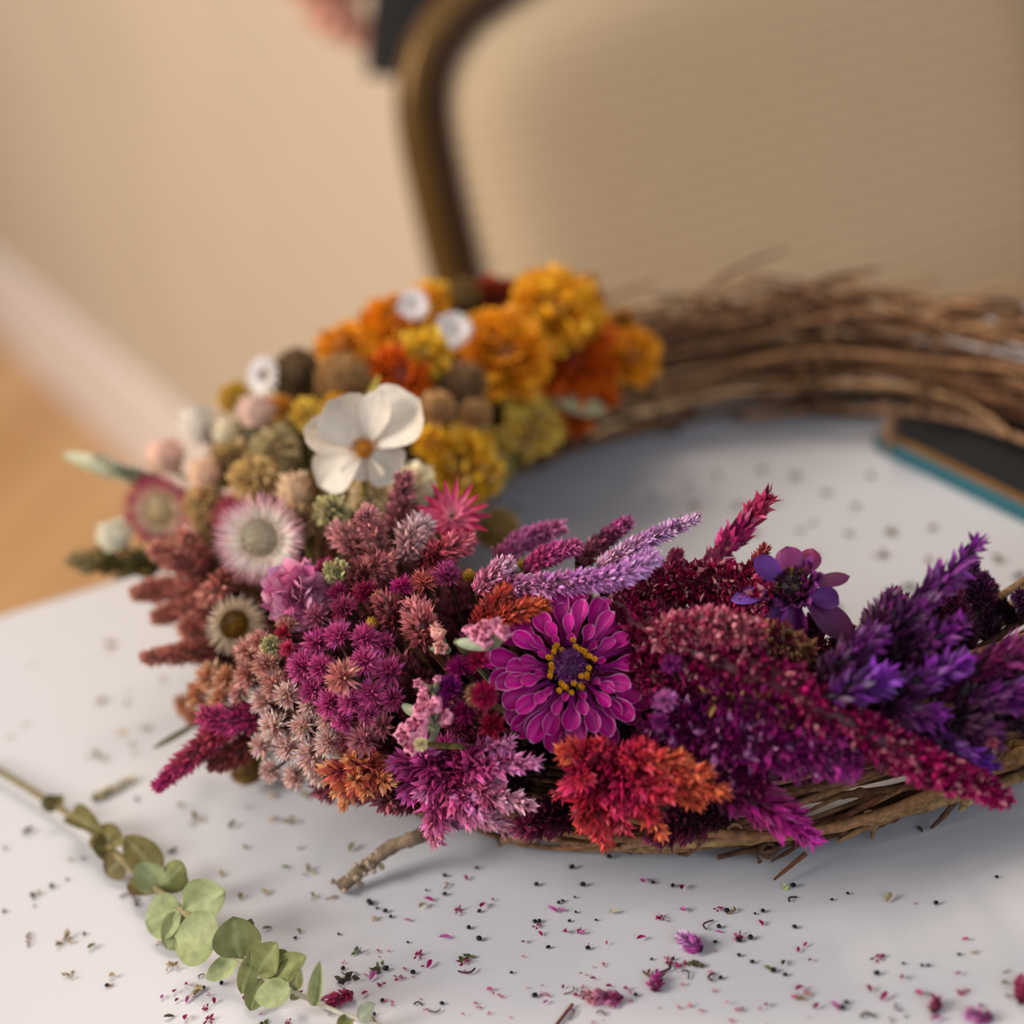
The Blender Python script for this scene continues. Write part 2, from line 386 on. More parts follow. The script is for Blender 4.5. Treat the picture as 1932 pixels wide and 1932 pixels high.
def layered_flower(px, py, off, rpx, face, layers, disc, label, name='strawflower', group=None, cat='dried flower', dome=.25, stem=True, point=True, aspect=1, cup=.25):
    """layers: (count, r_in, r_out, width, lift_angle, colour base, colour tip); disc: (radius, colour, n, colour of florets)"""
    c = Wp(px, py, off); R = px2m(rpx, c); N = unit(np.asarray(face, float)); 
    A, _, B = frames(np.array([N])); A, B = A[0], B[0]
    root = empty(name, c, label, cat, group)
    T, F, Wt = petal_template(4, 5, .35, .8, cup, .12, point)
    mb = MB()
    for (n, r0, r1, wd, lift, cb, ct) in layers:
        if point: n, wd = (int(n*1.7), wd*.72) if n > 20 else (n, wd*1.25)
        a = np.arange(n)/n*6.283+rng.random()*6+rng.normal(0, .25/n*3, n)
        rad = A*np.cos(a)[:, None]+B*np.sin(a)[:, None]
        le = lift+rng.normal(0, .08, n)
        D = unit(rad*np.cos(le)[:, None]+N*np.sin(le)[:, None])
        Zt = unit(N*np.cos(le)[:, None]-rad*np.sin(le)[:, None]); X = np.cross(D, Zt)
        ln = (r1-r0)*R*rng.uniform(.88, 1.08, n)
        pos = c+rad*(r0*R)+N*(dome*R*(1-r0)*.3)
        mb.inst(T, F, pos, X, D, Zt, np.stack([np.full(n, wd*R), ln, ln*.6], 1), mixcol(lin(cb), n, .07), mixcol(lin(ct), n, .09), Wt)
    mb.build('petals', M_PETAL, root)
    if disc:
        rd, col, n, cf = disc; mb = MB(); rd *= R
        th = np.linspace(0, math.pi/2, 6); ph = np.arange(16)/16*6.283
        V = [c+N*(math.cos(t)*rd*.45+.08*R)+(A*math.cos(p)+B*math.sin(p))*math.sin(t)*rd for t in th for p in ph]
        mb.raw(V, grid_faces(16, 6, True), lin(col))
        k = np.arange(n); rr = np.sqrt((k+.5)/n); an = k*2.39996
        pos = c+(A*np.cos(an)[:, None]+B*np.sin(an)[:, None])*(rr*rd*.97)[:, None]+N*(rd*.45*np.sqrt(1-rr**2*.95)+.08*R)[:, None]
        D = unit(np.tile(N, (n, 1))+rng.normal(0, .3, (n, 3))); X, Y, Z = frames(D, rng.random(n)*6)
        s = rd*2.2/math.sqrt(n); cc = np.where((rr < .6)[:, None], lin(cf), lin(col)*.9)*(1+rng.normal(0, .2, (n, 1)))
        mb.inst(BR_V, BR_F, pos, X, Y, Z, np.tile([s*.8, s*1.1, s*.8], (n, 1)), cc*.8, np.clip(cc*1.1, 0, 1), BR_W)
        mb.build('flower_disc', M_BRACT, root)
    if stem: base_stem(root, M_WOOD, c-N*R*.15, core_pt(c), lin((120, 110, 60)), .001, .03)
    return root
def pompom(px, py, off, rpx, cols, label, n=170, name='marigold', group=None, petal=.42, cat='dried flower', mat=None, squash=.75, ruffle=.35, face=None):
    """a ball of short ruffled petals"""
    if name == 'statice_cluster': cols = [tuple(min(255, v*1.08+18) for v in x) for x in cols]
    elif name not in ('marigold', 'strawflower'): cols = [tuple(min(255, v*1.08+6) for v in warm(x)) for x in cols]
    c = Wp(px, py, off); R = px2m(rpx, c)*(1.1 if name == 'marigold' else 1.06); N = unit(ring_out(c)+tocam(c)*.6) if face is None else unit(face)
    root = empty(name, c, label, cat, group)
    k = np.arange(n); z = 1-1.45*(k+.5)/n; an = k*2.39996; rr = np.sqrt(np.clip(1-z*z, 0, 1))
    A, _, B = frames(np.array([N])); A, B = A[0], B[0]
    d = (A*np.cos(an)[:, None]+B*np.sin(an)[:, None])*rr[:, None]+N*z[:, None]
    T, F, Wt = petal_template(5, 4, .3, .9, .6, .2)
    T = T.copy(); T[:, 2] += ruffle*.25*np.sin(T[:, 0]*14)*T[:, 1]
    D = unit(d+rng.normal(0, .22, (n, 3))); X, Y, Z = frames(D, rng.random(n)*6.28)
    ln = R*petal*rng.uniform(.8, 1.2, n)
    pos = c+(d*np.array(1.0))*(R*(1-petal*.8)*rng.uniform(.7, 1.05, n))[:, None]; pos -= N*((d@N)*(R*(1-squash)))[:, None]
    cb = mixcol(lin(cols[0]), n, .15); ct = mixcol(lin(cols[1]), n, .12)
    if len(cols) > 2:
        s = rng.random(n) < .3; ct[s] = mixcol(lin(cols[2]), s.sum(), .1)
    mb = MB(); mb.inst(T, F, pos, X, Y, Z, np.stack([ln*.9, ln, ln*.6], 1), cb, ct, Wt)
    mb.build('petals', mat or M_PETAL, root)
    mb = MB(); add_ball(mb, c, R*.6, lin(cols[0])*.5, 10, 8); mb.build('flower_core', M_BRACT, root)
    base_stem(root, M_WOOD, c-N*R*.4, core_pt(c), lin((120, 110, 60)), .0011, .03)
    return root
def add_ball(mb, c, r, col, nu=12, nv=8, sc=(1, 1, 1), axis=None):
    th = np.linspace(.001, math.pi-.001, nv); ph = np.arange(nu)/nu*6.283
    X, Y, Z = (np.array([1., 0, 0]), np.array([0, 0, 1.]), np.array([0, 1., 0])) if axis is None else [a[0] for a in frames(np.array([axis]))]
    V = [c+r*(Y*math.cos(t)*sc[2]+(X*math.cos(p)*sc[0]+Z*math.sin(p)*sc[1])*math.sin(t)) for t in th for p in ph]
    mb.raw(V, grid_faces(nu, nv, True), col)
def warm(c):
    return (min(255, c[0]*1.14+6), c[1]*1.04+2, c[2]*.94)
def seedball(px, py, off, rpx, cols, label, name='seed_head', group=None, n=260, long=1.0, scale=.28, cat='dried seed head'):
    """a round or oval head closely set with little scales"""
    cols = [warm(x) if x[0]-x[2] < 55 else tuple(min(255, v*1.08+4) for v in x) for x in cols]; c = Wp(px, py, off); R = px2m(rpx, c); N = unit(ring_out(c)+np.array([0, 0, .3]))
    root = empty(name, c, label, cat, group)
    mb = MB(); add_ball(mb, c, R*.85, lin(cols[0])*.8, 14, 10, (1, 1, long), N)
    k = np.arange(n); z = 1-2*(k+.5)/n; an = k*2.39996; rr = np.sqrt(1-z*z)
    A, _, B = frames(np.array([N])); A, B = A[0], B[0]
    d = (A*np.cos(an)[:, None]+B*np.sin(an)[:, None])*rr[:, None]+N*(z*long)[:, None]
    D = unit(d+N*.7+rng.normal(0, .12, (n, 3))); X, Y, Z = frames(D, rng.random(n)*6.28)
    s = R*scale*rng.uniform(.8, 1.2, n)
    mb.inst(BR_V, BR_F, c+d*R*.82, X, Y, Z, np.stack([s, s*1.2, s*.8], 1), mixcol(lin(cols[0]), n), mixcol(lin(cols[1]), n), BR_W)
    mb.build('seed_scales', M_BRACT, root); base_stem(root, M_WOOD, c-N*R*.8*long, core_pt(c), lin((90, 70, 44)), .0008, .012 if name == 'yellow_pod' else .025)
    return root
def statice(items, label, cols=((196, 70, 110), (232, 150, 176)), green=None, name='statice_sprig'):
    """crumpled papery cups on a grey-green stem. items = (px,py,off,rpx)"""
    ps = [Wp(*t[:3]) for t in items]; b = np.mean(ps, 0)-ring_out(np.mean(ps, 0))*.008
    root = empty(name, b, label, 'dried flower', 'papery pink flowers between the plumes')
    for t, p in zip(items, ps):
        R = px2m(t[3], p); N = unit(ring_out(p)+rng.normal(0, .4, 3)+tocam(p)*.3); A, _, B = frames(np.array([N])); A, B = A[0], B[0]
        mb = MB(); nu, nv = 22, 8; V = []; C = []
        for j in range(nv):
            s = j/(nv-1)
            for i in range(nu):
                a = i/nu*6.283; w_ = 1+.28*math.sin(a*5+R*9000)*s+.16*math.sin(a*9+j)*s
                rad = R*(.25+.75*math.sin(s*1.9))*w_*(1-.35*max(0, s-.75)/.25)
                V.append(p+(A*math.cos(a)+B*math.sin(a))*rad+N*(R*(-.7+1.5*s)+R*.2*math.sin(a*4+s*6)*s))
                C.append(lin(cols[0])*(1-s)+lin(cols[1])*s if s < .95 else lin(cols[1])*1.05)
        mb.raw(V, grid_faces(nu, nv, True), np.array(C)); m = 26
        D = unit(np.tile(N, (m, 1))+rng.normal(0, .8, (m, 3))); X, Y, Z = frames(D, rng.random(m)*6)
        T, F, Wt = petal_template(4, 4, .3, .9, .7, .3); ln = R*rng.uniform(.5, .8, m)
        mb.inst(T, F, p+D*R*.25, X, Y, Z, np.stack([ln, ln, ln], 1), mixcol(lin(cols[0]), m), mixcol(lin(cols[1]), m), Wt)
        mb.build('floret', M_PETAL, root)
    mb = MB(); g = lin(green or (138, 142, 112))
    for p in ps: tube(mb, [b, (b+p)/2+rng.normal(0, .0015, 3), p], .0011, g, 6, 7, jitter=.2)
    mb.build('stem', M_LEAF, root)
    return root
def leaf_mesh(mb, base, tip, width, nrm, col, col2, cup=.12, fold=0, curl=.0, blunt=.62, nu=9, nv=12, vein=None):
    base, tip = np.asarray(base, float), np.asarray(tip, float); D = tip-base; L = np.linalg.norm(D); D = D/L
    Zt = unit(np.asarray(nrm)-D*(np.asarray(nrm)@D)); X = np.cross(D, Zt); V = []; C = []; ph = rng.random(3)*6
    for j in range(nv):
        t = j/(nv-1); wd = max(.02, math.sin(math.pi*t**blunt)**.6)
        for i in range(nu):
            u = i/(nu-1)*2-1
            z = cup*width*(u*u)*wd+fold*width*abs(u)*wd*.5+curl*L*t*t+.02*width*math.sin(5*t+ph[0]+3*u)+.015*width*math.sin(9*u+ph[1])
            V.append(base+D*L*t+X*u*width*.5*wd*(1-.3*abs(fold))+Zt*z)
            k = .5+.5*math.sin(4*t+2*u+ph[2]); c = col*(1-k)+col2*k
            if abs(u) < .05: c = c*.8+(vein if vein is not None else lin((190, 196, 150)))*.2
            C.append(c)
    mb.raw(V, grid_faces(nu, nv), np.array(C))

# ================================================================== the room
def box(name, c, ax, ay, az, hx, hy, hz, mat, parent=None, bevel=0, kind=None):
    c = np.asarray(c, float); ax, ay, az = map(unit, (ax, ay, az)); me = bpy.data.meshes.new(name)
    V = [tuple(ax*sx*hx+ay*sy*hy+az*sz*hz+(c if parent is None else c-np.array(parent.location))) for sz in (-1, 1) for sx, sy in ((-1, -1), (1, -1), (1, 1), (-1, 1))]
    me.from_pydata(V, [], [(3, 2, 1, 0), (4, 5, 6, 7), (0, 1, 5, 4), (1, 2, 6, 5), (2, 3, 7, 6), (3, 0, 4, 7)])
    me.materials.append(mat); o = bpy.data.objects.new(name, me); COL.objects.link(o)
    if parent is not None: o.parent = parent
    if bevel:
        b = o.modifiers.new('bevel', 'BEVEL'); b.width = bevel; b.segments = 3
    if kind: o['kind'] = kind
    return o
ZF = -.74
Z3 = np.array([0, 0, 1.])
box('floor', (0, 2.2, ZF-.02), (1, 0, 0), (0, 1, 0), Z3, 4, 4.4, .02, M_FLOOR, kind='structure')
wd = unit(np.array([-.394, .919, 0])); wn = unit(np.array([.919, .394, 0]))   # wall runs away from its near end; its thickness goes right-back
wc = np.array([.0, 1.55, 0]); WL = 3.6
box('wall_left', wc+wd*WL/2+wn*.06+Z3*(ZF+1.3), wd, wn, Z3, WL/2, .06, 1.3, M_WALL, kind='structure')
box('baseboard_left', wc+wd*WL/2-wn*.008+Z3*(ZF+.085), wd, wn, Z3, WL/2, .008, .085, M_BASE, bevel=.003, kind='structure')
box('wall_back', wc+wd*WL+unit(np.array([.919, .394, 0]))*.0+np.array([0, .1, 0])+Z3*(ZF+1.3), wn, wd, Z3, 3.2, .06, 1.3, M_WALL, kind='structure')

# ---- table
ta = math.radians(12.6); tx = np.array([math.cos(ta), math.sin(ta), 0]); ty = np.array([-math.sin(ta), math.cos(ta), 0])
e0 = np.array([-.236, .858, 0]); tc0 = e0+tx*.55-ty*.38
tbl = empty('folding_table', tc0+Z3*ZF, 'white plastic folding table strewn with petals and seeds under the wreath', 'table')
def rrect(mb, c, ax, ay, hx, hy, z0, z1, r, rim, col):
    ring = []
    for (sx, sy, a0) in ((1, 1, 0), (-1, 1, 90), (-1, -1, 180), (1, -1, 270)):
        for k in range(7):
            a = math.radians(a0+k*15); ring.append((sx*(hx-r)+r*math.cos(a), sy*(hy-r)+r*math.sin(a), math.cos(a), math.sin(a)))
    n = len(ring); V = []
    for (ins, z) in ((rim*2, z0), (0, z0+rim), (0, z1-rim), (rim*.3, z1-rim*.3), (rim, z1)):
        V += [c+ax*(x-ins*cx)+ay*(y-ins*cy)+Z3*z for x, y, cx, cy in ring]
    n0 = mb.n; mb.raw(V, grid_faces(n, 5, True), col)
    mb.f.append(np.array([[n0+4*n+i for i in range(n)]])); mb.f.append(np.array([[n0+i for i in range(n)][::-1]]))
mb = MB(); rrect(mb, tc0, tx, ty, .86, .38, -.042, 0, .03, .005, lin((220, 218, 216)))
mb.build('tabletop', M_TABLE, tbl, smooth=False)
for sx in (-.7, .7):
    for sy in (-.3, .3):
        mb = MB(); q = tc0+tx*sx+ty*sy; tube(mb, [q-Z3*.042, q+Z3*(ZF+.012)], .014, lin((120, 120, 122)), 12, 2); lg = mb.build('leg', M_GOLDP, tbl); mb = MB(); tube(mb, [q+Z3*(ZF+.001), q+Z3*(ZF+.03)], .018, lin((20, 20, 20)), 12, 2); ft = mb.build('rubber_foot', M_SHOE, tbl); ft.parent = lg
    mb = MB(); tube(mb, [tc0+tx*sx-ty*.3-Z3*.35, tc0+tx*sx+ty*.3-Z3*.35], .01, lin((120, 120, 122)), 10, 2); mb.build('crossbar', M_GOLDP, tbl)

# ---- chair: local frame X along the back, U up the leaning back, B to its rear
ca, lean = math.radians(13), math.radians(8)
CX = np.array([math.cos(ca), math.sin(ca), 0]); CBh = np.array([-math.sin(ca), math.cos(ca), 0])
CU = Z3*math.cos(lean)+CBh*math.sin(lean); CB = np.cross(CX, CU)*-1.0; CB = CB if CB@CBh > 0 else -CB
C0 = np.array([-.006, 1.279, -.049]); CW = .455
ch = empty('banquet_chair', C0+CX*CW/2-CBh*.18+Z3*(ZF-C0[2]), 'beige upholstered banquet chair with bronze frame behind the wreath', 'chair')
def L3(x, u, b=0): return C0+CX*x+CU*u+CB*b
def outline(inset):
    pts = [(0, -.24), (0, -.12), (0, 0), (0, .055), (.0015, .100), (.0065, .1255), (.0172, .1458), (.0343, .1614), (.0503, .1705), (.08, .180), (.13, .188), (CW/2, .191)]
    L = [np.array(p, float) for p in pts]; R_ = [np.array([CW-p[0], p[1]]) for p in L[:-1]][::-1]
    Q = np.array(L+R_); T = unit(np.gradient(Q, axis=0)); N = np.stack([T[:, 1], -T[:, 0]], 1)
    return Q+N*inset
def frame_mesh(mb, hw, hd, off_in, depth_c, col):
    q = catmull(np.c_[outline(off_in), np.zeros(len(outline(0)))], 90)[:, :2]
    T = unit(np.gradient(q, axis=0)); N = np.stack([T[:, 1], -T[:, 0]], 1)
    prof = [(-hw, -hd*.5), (-hw*.6, -hd), (hw*.6, -hd), (hw, -hd*.5), (hw, hd*.5), (hw*.6, hd), (-hw*.6, hd), (-hw, hd*.5)]
    V = [L3(p[0]+n[0]*a, p[1]+n[1]*a, depth_c+b) for p, n in zip(q, N) for a, b in prof]
    mb.raw(V, grid_faces(8, len(q), True), col)
mb = MB(); frame_mesh(mb, .0095, .014, -.0055, 0, lin((120, 90, 40))); mb.build('back_frame', M_GOLD, ch)
mb = MB(); frame_mesh(mb, .0080, .010, .0095, .002, lin((84, 56, 20))); mb.build('frame_groove', M_GOLDP, ch)
# back cushion: dome over the outline
q = catmull(np.c_[outline(.0165), np.zeros(len(outline(0)))], 70)[:, :2]; q = q[q[:, 1] > -.23]
cen = np.array([CW/2, 0.0]); mb = MB(); V = []; rings = 12
for j in range(rings):
    s = j/(rings-1); k = 1-s
    bz = -.012-.030*(1-k**5)**.5 if k < 1 else 0
    for p in q:
        pp = cen+(p-cen)*k if s > .12 else cen+(p-cen)*(1-s*.35)
        kk = 1-s if s > .12 else 1-s*.35
        V.append(L3(pp[0], pp[1], -.004-.024*(1-kk**8)**.5))
mb.raw(V, grid_faces(len(q), rings, True), lin((190, 165, 130))); 
V2 = [L3(p[0], p[1], .016) for p in q]; n0 = mb.n; mb.raw(V2, np.array([[i for i in range(len(q))]]), lin((190, 165, 130)))
mb.f.append(np.array([[n0-len(q)*rings+i, n0-len(q)*rings+(i+1) % len(q), n0+(i+1) % len(q), n0+i] for i in range(len(q))]))
cush = mb.build('back_cushion', M_FAB, ch)
# seat, legs
sc_ = C0+CX*CW/2-CBh*.23; sz = ZF+.46
mb = MB(); rrect(mb, np.array([sc_[0], sc_[1], 0]), CX, CBh, .215, .20, sz-.055, sz, .06, .016, lin((190, 165, 130))); mb.build('seat', M_FAB, ch)
for x in (.0, CW):
    mb = MB(); a = L3(x, -.24); tube(mb, [a, a*np.array([1, 1, 0])+CBh*-.01+Z3*(sz-.03), a*np.array([1, 1, 0])+CBh*.06+Z3*(ZF+.002)], .012, lin((110, 82, 36)), 10, 14); mb.build('leg', M_GOLD, ch)
    mb = MB(); f = sc_+CX*((x/CW-.5)*.40)-CBh*.18; f = f*np.array([1, 1, 0]); tube(mb, [f+Z3*(sz-.05), f-CBh*.02+Z3*(ZF+.002)], .012, lin((110, 82, 36)), 10, 8); mb.build('leg', M_GOLD, ch)
mb = MB(); tube(mb, [L3(0, -.23), L3(CW, -.23)], .009, lin((110, 82, 36)), 8, 2); mb.build('cross_rail', M_GOLD, ch)

# ---- teal edged card folder under the right back of the wreath
fa = unit(P(1932, 985)-P(1650, 848)); fb = np.array([-fa[1], fa[0], 0]); fb = fb if fb[1] > 0 else -fb
fo = P(1650, 850); fL, fWd = .30, .16
fc = fo+fa*fL/2+fb*fWd/2
fold = empty('craft_folder', fc, 'dark folder with a teal edge lying under the back of the wreath', 'folder')
box('cover', fc+Z3*.0094, fa, fb, Z3, fL/2-.003, fWd/2-.005, .0006, M_BLACK, fold)
box('teal_edge', fc+Z3*.0043, fa, fb, Z3, fL/2, fWd/2, .0042, M_TEAL, fold, .0006)
box('border', fc+Z3*.0086, fa, fb, Z3, fL/2-.001, fWd/2-.0005, .0004, M_KRAFT, fold)
#@@WREATH
# ================================================================== the wreath
wreath = empty('grapevine_wreath', (RC[0], RC[1], 0), 'round grapevine wreath of twisted brown vines lying on the white table', 'wreath')
VC = [(118, 80, 52), (144, 102, 68), (94, 58, 36), (168, 128, 88), (76, 46, 28), (130, 92, 62)]
def zlow(q):
    d = q-fc; return .0115 if abs(d@fa) < fL/2+.004 and abs(d@fb) < fWd/2+.004 else 0.0
def ringpt(a, rho, ph):
    return RC+np.array([math.cos(a), math.sin(a), 0])*(RR+rho*math.cos(ph))+Z3*rho*math.sin(ph)
for k in range(90):
    a0 = rng.uniform(0, 6.283); span = rng.uniform(2.2, 5.8); n = int(span*22)
    r0 = RT0*math.sqrt(rng.uniform(.05, 1)); p0 = rng.uniform(0, 6.283); tw = rng.normal(0, .5); w1, w2 = rng.uniform(0, 6.28, 2)
    th = rng.choice([.0009, .0013, .0017, .0022], p=[.3, .35, .25, .1]); pts = []
    for i in range(n):
        t = i/(n-1); a = a0+span*t
        rho = r0*(1+.16*math.sin(3*a+w1)+.10*math.sin(8*a+w2))
        if t < .04 or t > .96: rho += .004*rng.random()
        q = ringpt(a, rho, p0+tw*(a-a0)+.12*math.sin(6*a+w2)); q[2] = max(q[2], th*1.6+.0006+zlow(q)); pts.append(q)
    mb = MB(); c = lin(VC[k % 6])*rng.uniform(.8, 1.15); tube(mb, pts, [th*.7, th, th*1.05, th, th*.6], c, 7, jitter=.05)
    for j in range(rng.integers(3, 8)):                    # nodes on the vine
        i = rng.integers(3, n-3); add_ball(mb, pts[i], th*1.5, c*1.15, 7, 5, (1, 1, 1.3), pts[i+1]-pts[i])
    mb.build('vine', M_WOOD, wreath)
for k in range(9):                                         # vines wrapped round the bundle
    a0 = rng.uniform(0, 6.28); turns = rng.uniform(1.1, 2.4); span = rng.uniform(.5, 1.1); n = 44; th = .0012; sg = rng.choice([-1, 1]); pts = []
    for i in range(n):
        t = i/(n-1); q = ringpt(a0+span*t, RT0+.002+.0015*math.sin(7*t), sg*(turns*6.283*t)); q[2] = max(q[2], th+.0008+zlow(q)); pts.append(q)
    mb = MB(); tube(mb, pts, [th*.6, th, th, th*.5], lin((104, 72, 46)), 6); mb.build('wrapping_vine', M_WOOD, wreath)
def twig(pp, r, col=(110, 80, 56), name='twig', n=14, j=.12):
    mb = MB(); tube(mb, pp, r, lin(col), 7, n, jitter=j); return mb.build(name, M_WOOD, wreath)
# loose shaggy ends standing off the back of the ring
for k in range(74):
    a = math.radians(rng.uniform(38, 118)); ph = rng.uniform(.5, 2.2); s = rng.choice([-1, 1])
    b = ringpt(a, RT0*.8, ph); T = np.array([-math.sin(a), math.cos(a), 0])*s; o = ring_out(b); L = rng.uniform(.02, .06); lift = rng.uniform(.1, .5)
    m_ = b+T*L*.5+o*L*lift*.7; e = b+T*L+o*L*lift*.9+Z3*rng.normal(0, .002)
    twig([b, m_, e], [.0012, .001, .0006], VC[k % 6], n=9)
for k in range(9):                                        # and a few at the front and right
    a = math.radians(rng.uniform(240, 345)); ph = rng.uniform(-.3, 1.2); s = rng.choice([-1, 1])
    b = ringpt(a, RT0*.85, ph); T = np.array([-math.sin(a), math.cos(a), 0])*s; o = ring_out(b); L = rng.uniform(.012, .035)
    e = b+T*L+o*L*.25; e[2] = max(e[2], .002); twig([b, b+T*L*.5+o*L*.2, e], [.0008, .0006, .0003], VC[k % 6], n=8)
# the cut stick reaching out over the table, and its neighbour
a, b_, c_ = P(640, 1676, .0030), P(735, 1600, .012), Wp(850, 1548, .0)
mb = MB(); tube(mb, [a, P(690, 1636, .007), b_, P(790, 1578, .017), c_], [.0024, .0025, .0024, .0025, .0024], lin((128, 106, 84)), 10, 40, jitter=.07)
for k in range(26):
    t = rng.random(); q = a*(1-t)+b_*t; add_ball(mb, q+rng.normal(0, .0016, 3), .0011, lin((166, 146, 122)), 6, 4)
mb.build('cut_stick', M_WOOD, wreath)
twig([P(700, 1490, .020), P(760, 1512, .018), Wp(840, 1545, .0), Wp(960, 1560, .0)], [.002, .0026, .0026, .002], (150, 130, 106), 'side_branch', 18)
twig([P(945, 1586, .010), P(1000, 1580, .012), P(1060, 1570, .014), Wp(1130, 1550, .0)], [.0016, .0014, .0014, .0012], (140, 104, 76))
twig([P(945, 1586, .010), P(942, 1594, .006)], [.0015, .0008], (120, 84, 60), n=3)
twig([Wp(1040, 1576, .003), Wp(1080, 1596, .003), Wp(1130, 1590, .003), Wp(1180, 1560, .003)], [.0011, .0012, .0012, .001], (150, 104, 78))
twig([Wp(1130, 1590, .003), P(1145, 1603, .004), Wp(1200, 1592, .003), Wp(1330, 1566, .003), Wp(1460, 1560, .003)], [.0012, .0014, .0014, .0012, .001], (150, 116, 90))
twig([Wp(1665, 1500, .003), Wp(1560, 1560, .003), P(1490, 1605, .004), P(1455, 1625, .003)], [.0010, .0009, .0008, .0003], (104, 62, 40))
twig([P(1520, 1610, .006), P(1460, 1660, .003)], [.0009, .0004], (120, 74, 50), n=4)
twig([Wp(1812, 1500, .002), P(1780, 1540, .008), P(1757, 1562, .002)], [.0012, .0009, .0005], (98, 66, 48))
twig([Wp(1820, 1490, .004), P(1824, 1508, .012), P(1812, 1528, .006)], [.0016, .0022, .0008], (176, 146, 104))
twig([Wp(1640, 1540, .004), P(1648, 1560, .008), P(1645, 1584, .002)], [.0022, .0016, .0004], (160, 128, 90))
twig([Wp(1580, 1588, .003), Wp(1630, 1562, .003), Wp(1720, 1520, .003), Wp(1860, 1450, .003), P(1960, 1415, .036)], [.0006, .0012, .0024, .0026, .0026], (142, 106, 68), n=30)
twig([P(1100, 1600, .006), Wp(1300, 1590, .003), Wp(1500, 1572, .003), Wp(1700, 1530, .003), Wp(1850, 1490, .003), P(1980, 1445, .018)], [.0016, .0022, .0022, .0024, .002, .0018], (146, 114, 76), n=36)
twig([Wp(1880, 1418, .003), Wp(1932, 1450, .003), P(1970, 1470, .03)], [.002, .0018, .0012], (158, 126, 100))
# hanging crosspiece on the inner back of the ring
twig([P(1678, 845, .004), P(1680, 800, .022), P(1668, 762, .034)], [.0022, .0022, .0018], (150, 112, 82))
twig([Wp(1400, 790, .001), Wp(1550, 775, .002), Wp(1700, 775, .003), Wp(1830, 795, .003), Wp(1960, 840, .002)], [.0016, .0022, .0022, .0022, .0018], (150, 112, 84), n=24)
def curl(px, py, z, rpx, turns, tail, r=.0006, col=(120, 90, 62)):
    c = Wp(px, py, .004) if z > .0045 else P(px, py, z); R = px2m(rpx, c); A, B = RT, UP*.8+Z3*.2; pts = []
    for i in range(int(turns*16)+1):
        t = i/16*6.283; pts.append(c+(A*math.cos(t)+B*math.sin(t))*R*(1-.12*i/(turns*16))-FW*.0012*i/16)
    q = [Wp(x[0], x[1], .002) if x[2] > .01 else P(*x) for x in tail]
    mb = MB(); tube(mb, np.vstack([pts, catmull([pts[-1]]+q, 12)[1:]]), r, lin(col), 6); mb.build('tendril', M_WOOD, wreath)
curl(1385, 1566, .010, 14, 2.0, [(1405, 1572, .012), (1430, 1555, .014), (1470, 1530, .02)], .0007, (170, 132, 96))
curl(1449, 1603, .006, 15, 1.6, [(1470, 1600, .008), (1500, 1578, .012), (1530, 1560, .016)], .0008, (96, 66, 48))
curl(1440, 1615, .003, 12, .7, [(1430, 1628, .002)], .0005, (96, 66, 48))
curl(1003, 1592, .008, 14, .6, [(990, 1575, .012), (985, 1560, .015)], .0007, (110, 84, 66))
curl(745, 1510, .01, 20, 1.2, [(720, 1500, .014), (700, 1480, .02)], .0008, (90, 72, 66))
curl(1915, 1420, .03, 22, 1.3, [(1950, 1400, .03)], .0012, (120, 84, 40))
# dark knot of crumbled bark under the front
mb = MB()
for k in range(60):
    q = P(1215+rng.normal(0, 22), 1588+rng.normal(0, 9), abs(rng.normal(.004, .003))+.001); d = unit(rng.normal(size=3))
    tube(mb, [q, q+d*.004*rng.random()+Z3*.001], .0008, lin((96, 74, 54)), 5, 3); mb.v[-1][:, 2] = np.maximum(mb.v[-1][:, 2], .0002)
mb.build('bark_knot', M_WOOD, wreath)

